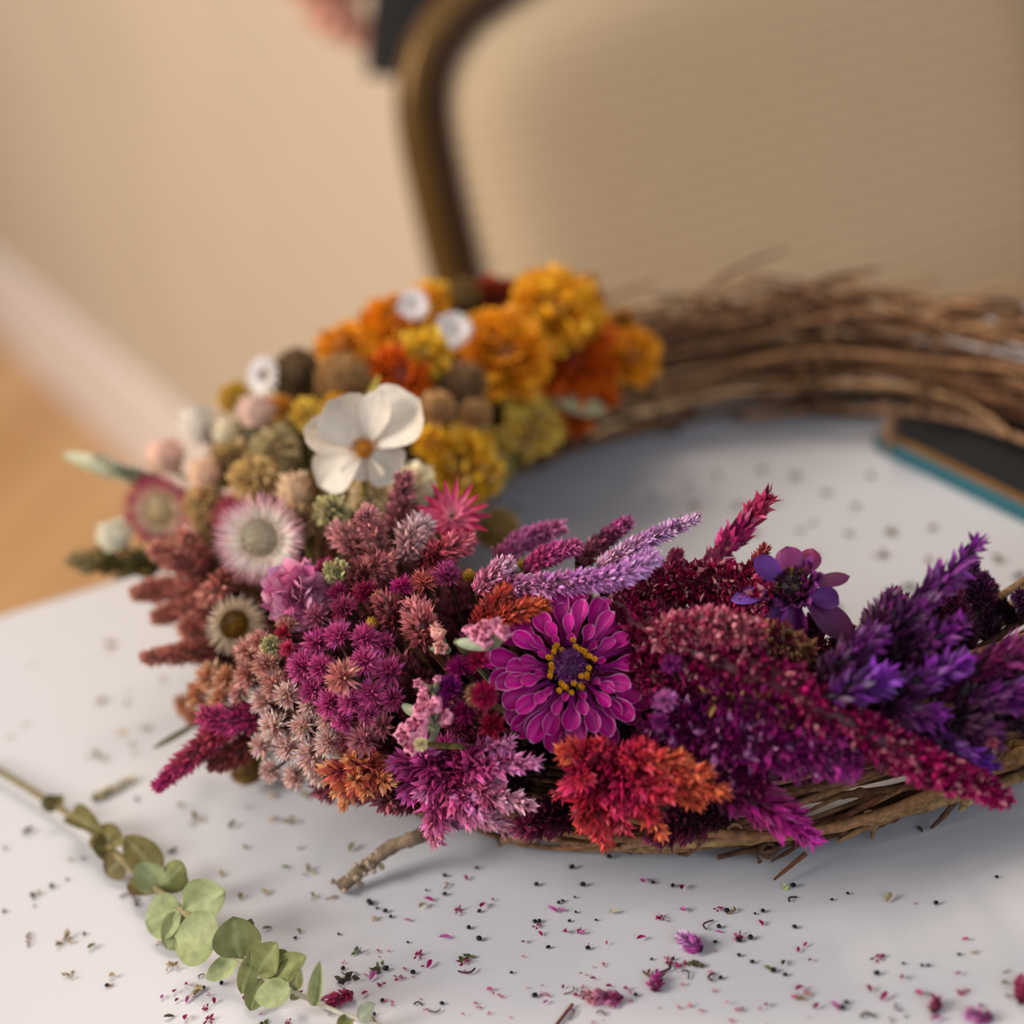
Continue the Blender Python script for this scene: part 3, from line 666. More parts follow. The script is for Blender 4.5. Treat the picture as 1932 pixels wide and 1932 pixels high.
# ================================================================== flowers
# ---- zinnia, the largest bloom
def zinnia(px, py, off, rpx):
    c = Wp(px, py, off); R = px2m(rpx, c)*1.2; N = unit(tocam(c)*1.0+Z3*.22-RT*.04); A, _, B = frames(np.array([N])); A, B = A[0], B[0]
    root = empty('zinnia', c, 'large magenta zinnia with pale-edged petals and yellow florets on the front of the wreath', 'dried flower')
    nu, nv = 9, 11
    rings = [(17, .34, 1.0, .02, .27), (17, .33, .92, .16, .25), (15, .32, .80, .32, .21), (13, .31, .64, .54, .15), (10, .30, .48, .80, .09)]
    pale, vio = lin((230, 172, 212)), lin((118, 26, 116))
    for ri, (n, r0, r1, lift, wd) in enumerate(rings):
        ph = rng.random()*6
        for k in range(n):
            if ri == 3 and rng.random() < .15: continue
            a = ph+k/n*6.283+rng.normal(0, .07); le = lift+rng.normal(0, .09); L = (r1-r0)*1.08*R*rng.uniform(.9, 1.07); W_ = wd*R*rng.uniform(.9, 1.12)
            rad = A*math.cos(a)+B*math.sin(a); D = unit(rad*math.cos(le)+N*math.sin(le)); Zt = unit(N*math.cos(le)-rad*math.sin(le)); X = np.cross(D, Zt)
            roll = rng.normal(0, .18); X, Zt = X*math.cos(roll)+Zt*math.sin(roll), Zt*math.cos(roll)-X*math.sin(roll)
            p0 = c+rad*r0*R*.84+N*(ri*.045*R-.05*R); V = []; C = []; tone = lin((188, 6, 128))*rng.uniform(.7, 1.25)
            us = [-1, -.9, -.6, -.3, 0, .3, .6, .9, 1]
            for j in range(nv):
                t = [0, .1, .22, .36, .5, .62, .74, .84, .92, .965, 1][j]
                wf = .20+.80*(1/(1+math.exp(-(t-.56)*13))); wf *= 1 if t < .78 else math.sqrt(max(.02, 1-((t-.78)/.225)**2))
                cupk = .7*(1-t)+.34
                for i in range(nu):
                    u = us[i]; x = u*wf*W_*.5
                    z = cupk*wf*W_*.5*u*u*1.5-.10*L*t*t+(.03*W_*math.sin(u*8+k) if t > .5 else 0)
                    V.append(p0+D*L*t+X*x+Zt*z)
                    base = tone*t**.5+vio*(1-t**.5)
                    edge = (abs(u) > .97 or t > .99) and t > .3
                    C.append(pale*rng.uniform(.7, 1) if edge else base*(1-.12*math.cos(u*12)))
            mb = MB(); mb.raw(V, grid_faces(nu, nv), np.array(C)); mb.build('petal', M_PETAL, root)
    mb = MB(); th = np.linspace(0, math.pi*.6, 8); cc = c+N*.16*R
    V = [cc+N*math.cos(t)*R*.16+(A*math.cos(p)+B*math.sin(p))*math.sin(t)*R*.18 for t in th for p in np.arange(20)/20*6.283]
    mb.raw(V, grid_faces(20, 8, True), lin((60, 14, 60))); n = 170; k = np.arange(n); rr = np.sqrt((k+.5)/n); an = k*2.39996
    d = (A*np.cos(an)[:, None]+B*np.sin(an)[:, None])*rr[:, None]; pos = cc+d*R*.18+N*(R*.16*np.sqrt(1-rr**2*.9))[:, None]
    D = unit(N+d*1.2+rng.normal(0, .2, (n, 3))); X, Y, Z = frames(D, rng.random(n)*6); s = R*.045
    mb.inst(BR_V, BR_F, pos, X, Y, Z, np.tile([s*.8, s*1.4, s], (n, 1)), mixcol(lin((84, 20, 84)), n), mixcol(lin((150, 80, 150)), n), BR_W)
    disc_ = mb.build('flower_disc', M_BRACT, root)
    T, F, Wt = petal_template(4, 4, .4, .7, .5, .4)
    for k in range(30):
        a = k/30*6.283+rng.normal(0, .2)
        q = cc+(A*math.cos(a)+B*math.sin(a))*R*rng.uniform(.18, .31)+N*R*rng.uniform(.06, .16)
        mb = MB(); m = 5; aa = np.arange(m)/m*6.283
        Rd = A*np.cos(aa)[:, None]+B*np.sin(aa)[:, None]; D = unit(Rd+N*.7); Zt = unit(N*1.0-Rd*.5); X = np.cross(D, Zt); s = R*.05
        tube(mb, [q-N*R*.12, q], R*.018, lin((190, 160, 60)), 5, 3)
        mb.inst(T, F, np.tile(q, (m, 1)), X, D, Zt, np.tile([s*.9, s, s], (m, 1)), mixcol(lin((206, 130, 20)), m), mixcol(lin((240, 184, 48)), m), Wt)
        fl_ = mb.build('yellow_floret', M_BRACT, root); fl_.parent = disc_
    base_stem(root, M_WOOD, c-N*R*.1, core_pt(c), lin((110, 110, 60)), .0016, .02)
zinnia(1078, 1264, .036, 139)

# ---- violet flower with floppy petals on the inner right
def violet_flower(px, py, off, rpx):
    c = Wp(px, py, off); R = px2m(rpx, c); N = unit(tocam(c)*.62+Z3*.6-RT*.25); A, _, B = frames(np.array([N])); A, B = A[0], B[0]
    root = empty('scabious_flower', c, 'violet flower with floppy petals and dark centre on the inner edge of the wreath', 'dried flower')
    # outer petals by the direction they take in the photograph (x right, y down), length, width
    for dx, dy, L, W_, col in [(-1, .10, 1.3, .42, (108, 60, 150)), (-.85, -.55, 1.1, .5, (120, 64, 150)), (.95, -.25, 1.15, .36, (118, 50, 92)), (.85, .75, 1.5, .62, (112, 40, 96)), (.05, 1, 1.15, .75, (112, 34, 104)), (-.45, .9, 1.0, .6, (104, 44, 120)), (.55, .25, .95, .5, (120, 60, 140)), (-.2, -1, .9, .6, (140, 50, 110)), (.35, -.95, .9, .55, (140, 44, 90))]:
        D = unit(RT*dx-UP*dy+N*.12); tip = c+D*R*L; 
        mb = MB(); leaf_mesh(mb, c+D*R*.2, tip, R*W_, N, lin(col), lin(col)*.7, cup=rng.uniform(-.3, .45), curl=rng.uniform(-.35, .2), blunt=1.5, vein=lin(col)*.8)
        mb.build('petal', M_PETAL, root)
    T, F, Wt = petal_template(5, 5, .4, .9, .6, .35); T = T.copy(); T[:, 2] += .12*np.sin(T[:, 0]*16)*T[:, 1]
    for (n, r0, L, lift, cb, ct) in [(20, .34, .42, .5, (84, 20, 80), (136, 60, 130)), (18, .24, .34, .95, (70, 14, 60), (128, 40, 96))]:
        a = np.arange(n)/n*6.283+rng.normal(0, .1, n); rad = A*np.cos(a)[:, None]+B*np.sin(a)[:, None]; le = lift+rng.normal(0, .15, n)
        D = unit(rad*np.cos(le)[:, None]+N*np.sin(le)[:, None]); Zt = unit(N*np.cos(le)[:, None]-rad*np.sin(le)[:, None]); X = np.cross(D, Zt)
        mb = MB(); l = L*R*rng.uniform(.85, 1.2, n); mb.inst(T, F, c+rad*r0*R, X, D, Zt, np.stack([l*.55, l, l*.8], 1), mixcol(lin(cb), n), mixcol(lin(ct), n), Wt); mb.build('ruffled_petals', M_PETAL, root)
    mb = MB(); n = 150; k = np.arange(n); rr = np.sqrt((k+.5)/n); an = k*2.39996; d = (A*np.cos(an)[:, None]+B*np.sin(an)[:, None])*rr[:, None]
    add_ball(mb, c+N*R*.05, R*.34, lin((26, 8, 20)), 14, 8)
    X, Y, Z = frames(unit(N+d+rng.normal(0, .3, (n, 3))), rng.random(n)*6); s = R*.09
    ct = mixcol(lin((70, 30, 50)), n, .3); y = rng.random(n) < .22; ct[y] = lin((150, 130, 50))
    mb.inst(BR_V, BR_F, c+d*R*.34+N*(R*.28*np.sqrt(1-rr**2*.9)+R*.08)[:, None], X, Y, Z, np.tile([s*.5, s*1.7, s], (n, 1)), mixcol(lin((40, 10, 30)), n), ct, BR_W)
    mb.build('flower_disc', M_BRACT, root); base_stem(root, M_WOOD, c-N*R*.1, core_pt(c), lin((110, 90, 60)), .0014, .02)
violet_flower(1500, 1112, .042, 92)

# ---- strawflowers
camd = lambda px, py, k=(0, 0, 0): unit(tocam(PD(px, py, .8))+np.array(k))
S_IN = (214, 184, 150)
layered_flower(305, 962, .050, 80, camd(305, 962, (-.5, -.05, -.1)), [(36, .5, 1.0, .12, .25, (190, 60, 96), (176, 24, 84)), (34, .42, .95, .11, .45, (232, 190, 170), (186, 36, 90)), (30, .38, .74, .09, .75, (232, 206, 178), (228, 196, 170)), (26, .34, .58, .08, 1.0, (214, 192, 160), (228, 204, 176))],
    (.36, (196, 172, 132), 150, (224, 198, 150)), 'strawflower with a crimson rim round a cream ring, at the far left of the wreath', group='strawflowers on the left of the wreath')
layered_flower(452, 975, .036, 66, camd(452, 975, (-.5, .3, .5)), [(26, .3, 1.0, .13, .35, (196, 90, 100), (176, 56, 88)), (22, .3, .8, .13, .7, (200, 110, 116), (190, 80, 100))],
    None, 'rose red strawflower half hidden behind the large white and pink one', group='strawflowers on the left of the wreath', stem=False)
layered_flower(492, 1016, .050, 94, camd(492, 1016, (-.25, 0, 0)), [(36, .4, 1.0, .10, .12, (246, 226, 212), (236, 160, 180)), (34, .36, .98, .10, .3, (250, 236, 220), (244, 192, 200)), (32, .36, .84, .10, .5, (250, 236, 220), (250, 232, 222)), (26, .33, .6, .08, .9, (232, 210, 186), (238, 220, 202))],
    (.36, (180, 166, 140), 190, (222, 202, 164)), 'large white strawflower with pink-tipped rays and grey centre on the left of the wreath', group='strawflowers on the left of the wreath')
layered_flower(440, 1176, .044, 68, camd(440, 1176, (.25, -.1, -.35)), [(34, .42, 1.0, .11, .3, (236, 212, 176), (246, 226, 200)), (32, .4, .86, .11, .6, (236, 212, 176), (246, 226, 196)), (24, .36, .6, .09, 1.0, (196, 160, 100), (222, 196, 150))],
    (.42, (120, 84, 24), 150, (180, 126, 30)), 'cream strawflower with a yellow-brown centre, facing down below the white and pink one', group='strawflowers on the left of the wreath')
layered_flower(852, 975, .056, 74, camd(852, 975, (.1, -.2, .7)), [(17, .08, 1.0, .21, .1, (210, 60, 110), (190, 8, 80)), (15, .08, .9, .20, .5, (226, 130, 150), (196, 10, 92)), (11, .06, .62, .17, .95, (236, 170, 170), (214, 40, 120))],
    None, 'hot magenta strawflower with pointed rays beside the yellow clusters', group='strawflowers on the left of the wreath')
pompom(563, 1122, .050, 60, ((190, 84, 128), (226, 160, 188), (212, 110, 158)), 'rosy pink strawflower below and right of the large white one', n=150, group='strawflowers on the left of the wreath', name='strawflower', petal=.62, ruffle=.2, squash=1)
# ---- white daisies
def daisy(px, py, off, r, face, lab, dc=((120, 70, 20), (160, 100, 30))):
    layered_flower(px, py, off, r, face, [(16, .25, 1.0, .36, .1, (226, 214, 206), (236, 228, 224)), (13, .22, .85, .34, .35, (226, 214, 206), (240, 232, 228))], (.26, dc[0], 60, dc[1]), lab, name='white_everlasting', group='small white everlasting flowers', point=False)
daisy(500, 708, .052, 40, camd(500, 708, (-.8, .1, .2)), 'small white daisy-like flower with brown eye at the upper left of the wreath')
daisy(780, 575, .068, 34, camd(780, 575, (-.1, 0, .3)), 'small white flower highest among the orange marigolds', ((226, 216, 210), (236, 230, 226)))
daisy(856, 622, .066, 38, camd(856, 622, (.1, 0, .3)), 'small white flower between the two yellow-orange marigolds', ((226, 216, 210), (236, 230, 226)))
# ---- big white papery flower
def papery(px, py, off):
    c = Wp(px, py, off); N = unit(tocam(c)*.75+Z3*.6); root = empty('white_cosmos', c, 'big papery white flower with a small orange centre on the upper left of the wreath', 'dried flower')
    dep = depth(c); f = lambda x, y, n: c+(RT*(x-px)-UP*(y-py))/FPX*dep+N*n
    for (x, y, wd, lift, cu) in [(792, 772, 100, .008, .2), (628, 782, 88, .010, .15), (578, 822, 62, .006, .3), (600, 918, 74, .001, .2), (684, 908, 62, .000, .3), (750, 900, 70, .000, .2), (724, 770, 50, .012, .3)]:
        tip = f(x, y, lift); W_ = wd*1.35/FPX*dep
        mb = MB(); leaf_mesh(mb, c, tip, W_, N, lin((232, 220, 204)), lin((220, 204, 182)), cup=.16, curl=-.06, blunt=1.9, vein=lin((220, 206, 184))); mb.build('petal', M_PETAL, root)
    mb = MB(); n = 70; k = np.arange(n); rr = np.sqrt((k+.5)/n); an = k*2.39996; A, _, B = frames(np.array([N])); A, B = A[0], B[0]; R = px2m(26, c)
    d = (A*np.cos(an)[:, None]+B*np.sin(an)[:, None])*rr[:, None]; add_ball(mb, c+N*.002, R*.7, lin((190, 120, 20)), 12, 6)
    X, Y, Z = frames(unit(N+d+rng.normal(0, .2, (n, 3))), rng.random(n)*6); s = R*.3
    mb.inst(BR_V, BR_F, c+N*.002+d*R+N*(R*.5*np.sqrt(1-rr**2*.9))[:, None], X, Y, Z, np.tile([s*.6, s, s], (n, 1)), mixcol(lin((190, 112, 12)), n), mixcol(lin((226, 156, 40)), n), BR_W)
    mb.build('flower_disc', M_BRACT, root); base_stem(root, M_WOOD, c-N*.003, core_pt(c), lin((150, 140, 60)), .0012, .02)
papery(688, 852, .066)
twig_g = None
# ---- marigolds
OR = ((214, 120, 10), (248, 168, 34)); OD = ((176, 60, 4), (228, 104, 14)); OY = ((220, 140, 12), (252, 186, 44)); RD = ((110, 30, 8), (160, 54, 14))
G = 'dried orange and yellow marigolds'
for px, py, off, r, c3, lab in [
    (1045, 588, .056, 82, OY, 'large golden marigold at the top of the orange bunch, beside the bare vines'),
    (950, 672, .056, 84, OR, 'golden orange marigold in the middle of the orange bunch'),
    (1078, 672, .042, 84, OD, 'deep orange marigold right of the golden one in the middle'),
    (1190, 672, .040, 52, OR, 'small yellow-orange marigold set apart on the bare vines'),
    (745, 618, .052, 66, OR, 'golden orange marigold at the upper left of the orange bunch'),
    (815, 575, .046, 46, OY, 'yellow-orange marigold behind the two small white flowers'),
    (650, 655, .044, 50, OR, 'orange marigold at the far left end of the orange bunch'),
    (752, 712, .056, 62, OD, 'red-orange marigold just above the big white flower'),
    (938, 566, .040, 46, RD, 'dark rust red marigold behind the golden ones'),
    (905, 640, .048, 44, OY, 'yellow-orange marigold under the small white flower'),
    (1085, 782, .030, 38, OD, 'small deep orange marigold under the pale curled leaf'),
    (1120, 735, .030, 46, OD, 'deep orange marigold above the pale curled leaf')]:
    pompom(px, py, off, r, c3 if c3 is RD else (c3[0], c3[1], tuple(min(255, x+8) for x in c3[1])), lab, n=int(90+r*1.3), group=G)
pompom(800, 668, .064, 50, ((150, 130, 30), (206, 170, 50)), 'smooth yellow-green everlasting bud among the marigolds', n=90, group=None, name='everlasting_bud', petal=.5, ruffle=0, squash=.9)
# ---- round grey and tan seed heads
GB = 'round seed heads among the yellow flowers'
for px, py, off, r, c3, lab in [
    (872, 565, .046, 36, ((96, 84, 52), (130, 116, 76)), 'olive grey seed ball in front of the chair post'),
    (874, 726, .062, 44, ((104, 88, 66), (146, 124, 98)), 'grey-brown seed ball between the marigolds and two tan balls'),
    (562, 706, .046, 46, ((92, 80, 60), (130, 116, 92)), 'grey-brown seed ball right of the white daisy-like flower'),
    (648, 722, .054, 52, ((150, 112, 66), (190, 150, 100)), 'wide tan seed head under the left marigold'),
    (824, 770, .062, 32, ((160, 118, 72), (204, 160, 108)), 'left one of two small tan seed balls beside the white flower'),
    (895, 782, .060, 30, ((160, 118, 72), (204, 160, 108)), 'right one of two small tan seed balls beside the white flower'),
    (938, 1000, .046, 40, ((150, 118, 62), (190, 158, 98)), 'tan seed ball behind the hot magenta strawflower')]:
    seedball(px, py, off, r, c3, lab, group=GB)
# ---- yellow clusters
YG = 'yellow clustered flowers on the inside of the wreath'
for px, py, off, r, c3, lab in [
    (868, 884, .046, 80, ((150, 112, 24), (220, 170, 44), (160, 150, 100)), 'big mustard yellow cluster hanging inside the ring'),
    (1005, 808, .040, 54, ((150, 130, 60), (208, 182, 84), (160, 150, 110)), 'pale yellow cluster at the right end of the yellow flowers'),
    (985, 752, .046, 38, ((150, 130, 50), (212, 190, 92)), 'pale yellow cluster under the golden marigold'),
    (820, 838, .050, 40, ((170, 120, 20), (224, 168, 40)), 'mustard cluster between the white flower and tan balls'),
    (582, 782, .050, 34, ((160, 134, 50), (214, 186, 90)), 'pale yellow cluster above the white flower'),
    (638, 768, .052, 28, ((150, 110, 20), (210, 160, 40)), 'small golden cluster above the left petal of the white flower'),
    (442, 752, .046, 32, ((140, 124, 50), (196, 176, 74)), 'yellow-green cluster at the upper left edge of the wreath'),
    (528, 770, .048, 26, ((130, 96, 20), (186, 140, 40)), 'small ochre cluster beside the pink bud'),
    (930, 838, .040, 34, ((120, 110, 60), (170, 150, 70)), 'greenish yellow cluster between the two large yellow ones')]:
    pompom(px, py, off, r, c3, lab, n=int(90+r*1.4), group=YG, name='yellow_cluster', petal=.34, ruffle=.6, squash=.95)
# ---- pale pink and grey buds on the far left
BG = 'pale papery buds on the left edge'
def bud(px, py, off, rx, ry, cols, lab):
    c = Wp(px, py, off); root = empty('everlasting_bud', c, lab, 'dried flower', BG); R = px2m(rx, c); ax = unit(UP+ring_out(c)*.3); A, _, B = frames(np.array([ax])); A, B = A[0], B[0]
    T, F, Wt = petal_template(5, 6, .6, .95, .5, -.3); mb = MB()
    for (n, r0, s0) in ((10, .25, 1.0), (10, .38, .8), (9, .5, .6)):
        a = np.arange(n)/n*6.283+rng.random()*6; rad = A*np.cos(a)[:, None]+B*np.sin(a)[:, None]
        D = unit(ax+rad*(r0*.7)); Zt = -rad; X = np.cross(D, Zt); l = R*ry/rx*1.7*s0
        mb.inst(T, F, c-ax*R*ry/rx*.9+rad*R*r0*1.4, X, D, Zt, np.tile([R*.75, l, R*.7], (n, 1)), mixcol(lin(cols[0]), n, .06), mixcol(lin(cols[1]), n, .06), Wt)
    add_ball(mb, c-ax*R*.2, R*.72, lin(cols[0]), 12, 8, (1, 1, ry/rx*.9), ax); mb.build('petals', M_PETAL, root)
    base_stem(root, M_WOOD, c-ax*R*.8, core_pt(c), lin((130, 120, 70)), .001, .03)
bud(312, 858, .052, 34, 40, ((236, 184, 152), (248, 208, 184)), 'pale peach papery bud above the crimson-rimmed strawflower')
bud(384, 892, .050, 28, 36, ((222, 174, 132), (240, 202, 168)), 'tan peach bud right of the pale peach one')
bud(482, 772, .056, 36, 34, ((222, 178, 160), (234, 198, 182)), 'blush pink bud right under the white daisy-like flower')
bud(374, 800, .050, 30, 44, ((222, 206, 186), (240, 228, 214)), 'greyish white bud at the upper left edge of the wreath')
bud(432, 812, .046, 30, 30, ((224, 206, 166), (240, 226, 196)), 'cream bud between the greyish and the blush pink one')
bud(214, 1008, .046, 32, 34, ((206, 198, 160), (236, 228, 204)), 'greenish white bud at the far left edge, over the olive ear')
bud(555, 925, .050, 28, 46, ((196, 156, 116), (222, 186, 148)), 'long cream bud left under the big white flower')
# ---- cream and tan fluff
TG = 'tan and cream flower clusters in the upper left'
for px, py, off, r, c3, lab in [
    (430, 880, .042, 50, ((130, 104, 56), (184, 152, 98)), 'olive tan cluster behind the two left strawflowers'),
    (520, 850, .044, 46, ((128, 108, 66), (190, 170, 122)), 'pale olive cluster left of the big white flower'),
    (480, 905, .048, 46, ((150, 116, 62), (200, 164, 104)), 'sandy cluster above the large white strawflower'),
    (618, 925, .046, 44, ((120, 92, 44), (176, 140, 84)), 'ochre brown cluster under the big white flower'),
    (700, 938, .046, 44, ((176, 146, 96), (220, 194, 152)), 'creamy cluster just below the centre of the big white flower'),
    (780, 915, .050, 42, ((196, 170, 130), (224, 204, 172)), 'cream cluster between the white flower and hot magenta strawflower'),
    (385, 950, .042, 40, ((140, 110, 60), (196, 156, 100)), 'small sandy cluster between the two left strawflowers'),
    (560, 985, .046, 38, ((120, 94, 60), (170, 134, 92)), 'brown tan cluster right of the large white strawflower'),
    (455, 830, .040, 38, ((110, 100, 70), (176, 164, 124)), 'grey olive cluster under the blush pink bud')]:
    pompom(px, py, off, r, c3, lab, n=130, group=TG, name='statice_cluster', petal=.4, ruffle=.7, squash=.95)
for px, py, r, lab in [(626, 966, 34, 'grey-green bud cluster left of the rose plumes'), (636, 1080, 26, 'small grey-green leaf cluster beside the rosy pink strawflower'), (512, 1218, 20, 'tiny grey-green bud cluster right of the cream strawflower')]:
    pompom(px, py, .054, r, ((96, 104, 76), (160, 168, 132)), lab, n=70, name='bud_cluster', petal=.5, squash=1)
for px, py, r, off in [(714, 1126, 12, .064), (702, 1176, 13, .060), (885, 1086, 12, .06), (1004, 1078, 14, .056), (985, 1064, 10, .056), (232, 1385, 9, .0)]:
    if off: seedball(px, py, off-.012, r, ((176, 130, 30), (224, 186, 80)), {714: 'tiny yellow pod above another in the dark middle of the wreath', 702: 'tiny yellow pod lower of two in the dark middle', 885: 'tiny yellow pod left of the lilac spikes', 1004: 'tiny cream-yellow pod among the lilac spikes', 985: 'tiny cream pod topmost among the lilac spikes'}[px], n=50, name='yellow_pod', group='tiny yellow pods')
# ---- green-grey leaves and grass ears
def fleaf(pts, wpx, off, cols, lab, name='dried_leaf', cat='dried leaf', curl=.1, cup=.2, grp=None):
    a, b = Wpath([(*pts[0], off), (*pts[1], off)]); root = empty(name, a, lab, cat, grp); mb = MB()
    leaf_mesh(mb, a, b, px2m(wpx, a), unit(ring_out(a)+tocam(a)), lin(cols[0]), lin(cols[1]), cup=cup, curl=curl, blunt=.8); mb.build('leaf_blade', M_LEAF, root)
    base_stem(root, M_WOOD, a, core_pt(a), lin((120, 120, 80)), .001, .03)
fleaf([(1045, 752), (1172, 782)], 40, .042, ((140, 140, 104), (196, 192, 150)), 'pale grey-green leaf curling out over the vines under the marigolds', curl=-.3, cup=.3)
fleaf([(960, 850), (930, 930)], 40, .03, ((130, 120, 70), (160, 140, 70)), 'dull green leaf behind the mustard yellow cluster')
fleaf([(262, 905), (112, 852)], 36, .05, ((180, 180, 140), (220, 214, 184)), 'long pale green leaf sticking out to the far left', curl=-.15, cup=.35)
fleaf([(240, 905), (165, 870)], 44, .05, ((160, 162, 128), (204, 202, 172)), 'short pale green leaf under the long one at the far left', curl=.1, cup=.3)
fleaf([(370, 1370), (298, 1420)], 26, .022, ((96, 84, 40), (130, 116, 60)), 'thin olive leaf low on the left above the magenta spike')
fleaf([(690, 760), (718, 705)], 14, .064, ((190, 160, 60), (206, 180, 80)), 'upright yellow leaf tip above the big white flower')
fleaf([(860, 1210), (930, 1228)], 22, .062, ((140, 150, 126), (170, 176, 150)), 'small silvery leaf left of the zinnia')
fleaf([(790, 1350), (760, 1330)], 20, .05, ((130, 136, 108), (160, 164, 134)), 'small grey leaf behind the lower papery pink flowers')
spike([(300, 1072, .036), (220, 1062, .044), (146, 1058, .048)], [26, 28, 24, 10], [(110, 92, 30), (124, 104, 44), (176, 156, 110)], 'olive bristly grass ear pointing left over the table edge', name='grass_ear', cat='dried grass', ang=.35, bl=.006)
spike([(300, 905, .04), (230, 888, .05), (190, 880, .055)], [14, 12, 6], [(150, 152, 116), (190, 188, 156), (200, 198, 170)], 'pale grass ear beside the long pale leaf at the far left', name='grass_ear', cat='dried grass', ang=.4)
seedball(468, 1450, .012, 30, ((110, 84, 40), (150, 116, 60)), 'olive brown seed ball low under the pale pink tufts', long=1.1)

# ---- lilac and mauve spikes behind the zinnia
LG = 'lilac and mauve celosia spikes behind the zinnia'
LI = [(206, 130, 160), (190, 110, 180), (218, 158, 214)]
spike([(905, 1108, .05), (1040, 1102, .055), (1160, 1088, .056), (1235, 1052, .058)], [20, 26, 24, 12], LI, 'long thick lilac celosia spike lying just above the zinnia', LG)
spike([(1130, 1072, .05), (1220, 1018, .056), (1318, 976, .062)], [18, 20, 16, 5], [(216, 150, 170), (206, 140, 200), (226, 176, 204)], 'pale lilac celosia spike pointing up right into the ring', LG)
spike([(1090, 1066, .045), (1135, 1022, .052), (1186, 984, .056)], [17, 20, 18, 9], [(110, 44, 50), (134, 50, 84), (186, 90, 150)], 'dark mauve celosia spike left of the pale lilac one', LG)
spike([(940, 1060, .045), (990, 1018, .05), (1060, 994, .052)], [24, 26, 18, 8], [(150, 60, 100), (176, 84, 140), (190, 110, 150)], 'fuzzy mauve pink celosia spike at the left of the lilac ones', LG)
spike([(990, 1075, .045), (1040, 1045, .05), (1090, 1030, .05)], [20, 24, 18, 8], [(176, 50, 100), (190, 70, 140), (206, 100, 150)], 'short magenta pink spike among the lilac ones', LG)
spike([(900, 1120, .052), (930, 1085, .056), (960, 1062, .058)], [20, 26, 20, 10], [(190, 90, 120), (214, 130, 160), (226, 160, 180)], 'pale pink tuft-like spike left of the long lilac one', LG)
RG = 'red-orange celosia spikes left of the zinnia'
spike([(905, 1190, .048), (960, 1160, .052), (1032, 1140, .05)], [24, 24, 22, 10], [(140, 24, 30), (176, 54, 34), (206, 96, 50)], 'orange-red celosia spike right above the zinnia\'s left petals', RG)
spike([(900, 1200, .046), (925, 1150, .052), (960, 1110, .052)], [24, 28, 22, 10], [(120, 14, 30), (160, 34, 26), (190, 70, 40)], 'brick red celosia spike behind the papery pink flower', RG)
spike([(950, 1185, .044), (985, 1150, .05), (1010, 1118, .05)], [20, 20, 14, 8], [(150, 20, 50), (170, 40, 60), (190, 60, 70)], 'crimson celosia spike between the red ones and the zinnia', RG)
CG = 'thin upright celosia spikes on the inner edge'
spike([(1318, 1100, .04), (1372, 1030, .048), (1450, 938, .056)], [14, 19, 14, 4], [(110, 8, 50), (170, 20, 100), (178, 40, 80)], 'tall thin crimson spike rising from the middle of the inner edge', CG, bl=.006, ang=.45)
spike([(1400, 1100, .04), (1425, 1066, .046), (1444, 1034, .05)], [14, 14, 10, 4], [(110, 20, 40), (140, 30, 50), (150, 54, 50)], 'short rust crimson spike beside the violet flower', CG)
spike([(1255, 1110, .04), (1268, 1074, .046), (1278, 1044, .05)], [18, 20, 16, 8], [(90, 6, 40), (130, 16, 60), (150, 24, 70)], 'stubby burgundy spike on the inner edge behind the zinnia', CG)
spike([(1330, 1100, .036), (1400, 1085, .042), (1450, 1060, .044)], [18, 20, 14, 6], [(100, 6, 40), (140, 20, 60), (160, 40, 60)], 'burgundy spike behind the violet flower', CG)

# ---- amaranth
AB = [(112, 2, 50), (148, 8, 80), (172, 20, 92)]
amaranth([(1150, 1150, .038), (1270, 1210, .044), (1420, 1275, .046), (1560, 1345, .046), (1700, 1420, .044), (1800, 1462, .044), (1898, 1508, .044)], [44, 50, 54, 50, 40, 30, 10], AB, 'longest burgundy amaranth rope trailing down right past the vines', 5600, .0016, .09, .5)
amaranth([(1160, 1120, .034), (1260, 1104, .040), (1370, 1100, .042), (1460, 1135, .040)], [30, 42, 40, 22], [(110, 6, 46), (136, 12, 60), (150, 30, 70)], 'dark burgundy amaranth rope along the inner edge', 2800, .0017, .14)
amaranth([(1235, 1205, .05), (1330, 1180, .054), (1440, 1196, .052)], [24, 32, 34, 16], [(150, 30, 70), (176, 60, 96), (190, 84, 104)], 'rosy amaranth rope with pale specks above the long one', 2200, .0016, .34)
amaranth([(1240, 1345, .034), (1350, 1385, .04), (1470, 1400, .042), (1560, 1410, .042), (1618, 1424, .042)], [34, 44, 46, 46, 28], [(96, 8, 70), (124, 18, 92), (146, 40, 120)], 'thick purple amaranth rope with a blunt pale end over the vines', 4200, .0019, .10, 1.2, specol=(210, 130, 190))
amaranth([(1200, 1400, .026), (1310, 1425, .03), (1400, 1455, .032), (1448, 1466, .034)], [30, 34, 28, 14], [(70, 4, 46), (96, 8, 66), (120, 20, 80)], 'dark plum amaranth rope below the thick purple one', 2400, .0018, .08, 1)
amaranth([(1330, 1310, .042), (1420, 1325, .046), (1500, 1350, .046), (1530, 1368, .044)], [26, 30, 26, 12], [(100, 10, 70), (120, 18, 84), (120, 24, 80)], 'plum amaranth rope with golden specks between the purple and long ones', 2300, .0017, .12, 1, specol=(206, 150, 90))
amaranth([(1420, 1190, .036), (1470, 1205, .04), (1530, 1235, .036)], [20, 26, 16], [(110, 16, 50), (130, 40, 60), (150, 84, 70)], 'short tan-flecked amaranth rope under the violet flower', 1200, .0016, .3, specol=(200, 150, 100))
amaranth([(1200, 1240, .034), (1250, 1290, .036), (1310, 1330, .034)], [30, 36, 24], [(100, 6, 44), (130, 14, 66), (120, 14, 70)], 'burgundy amaranth rope close by the right petals of the zinnia', 1800, .0017, .08)
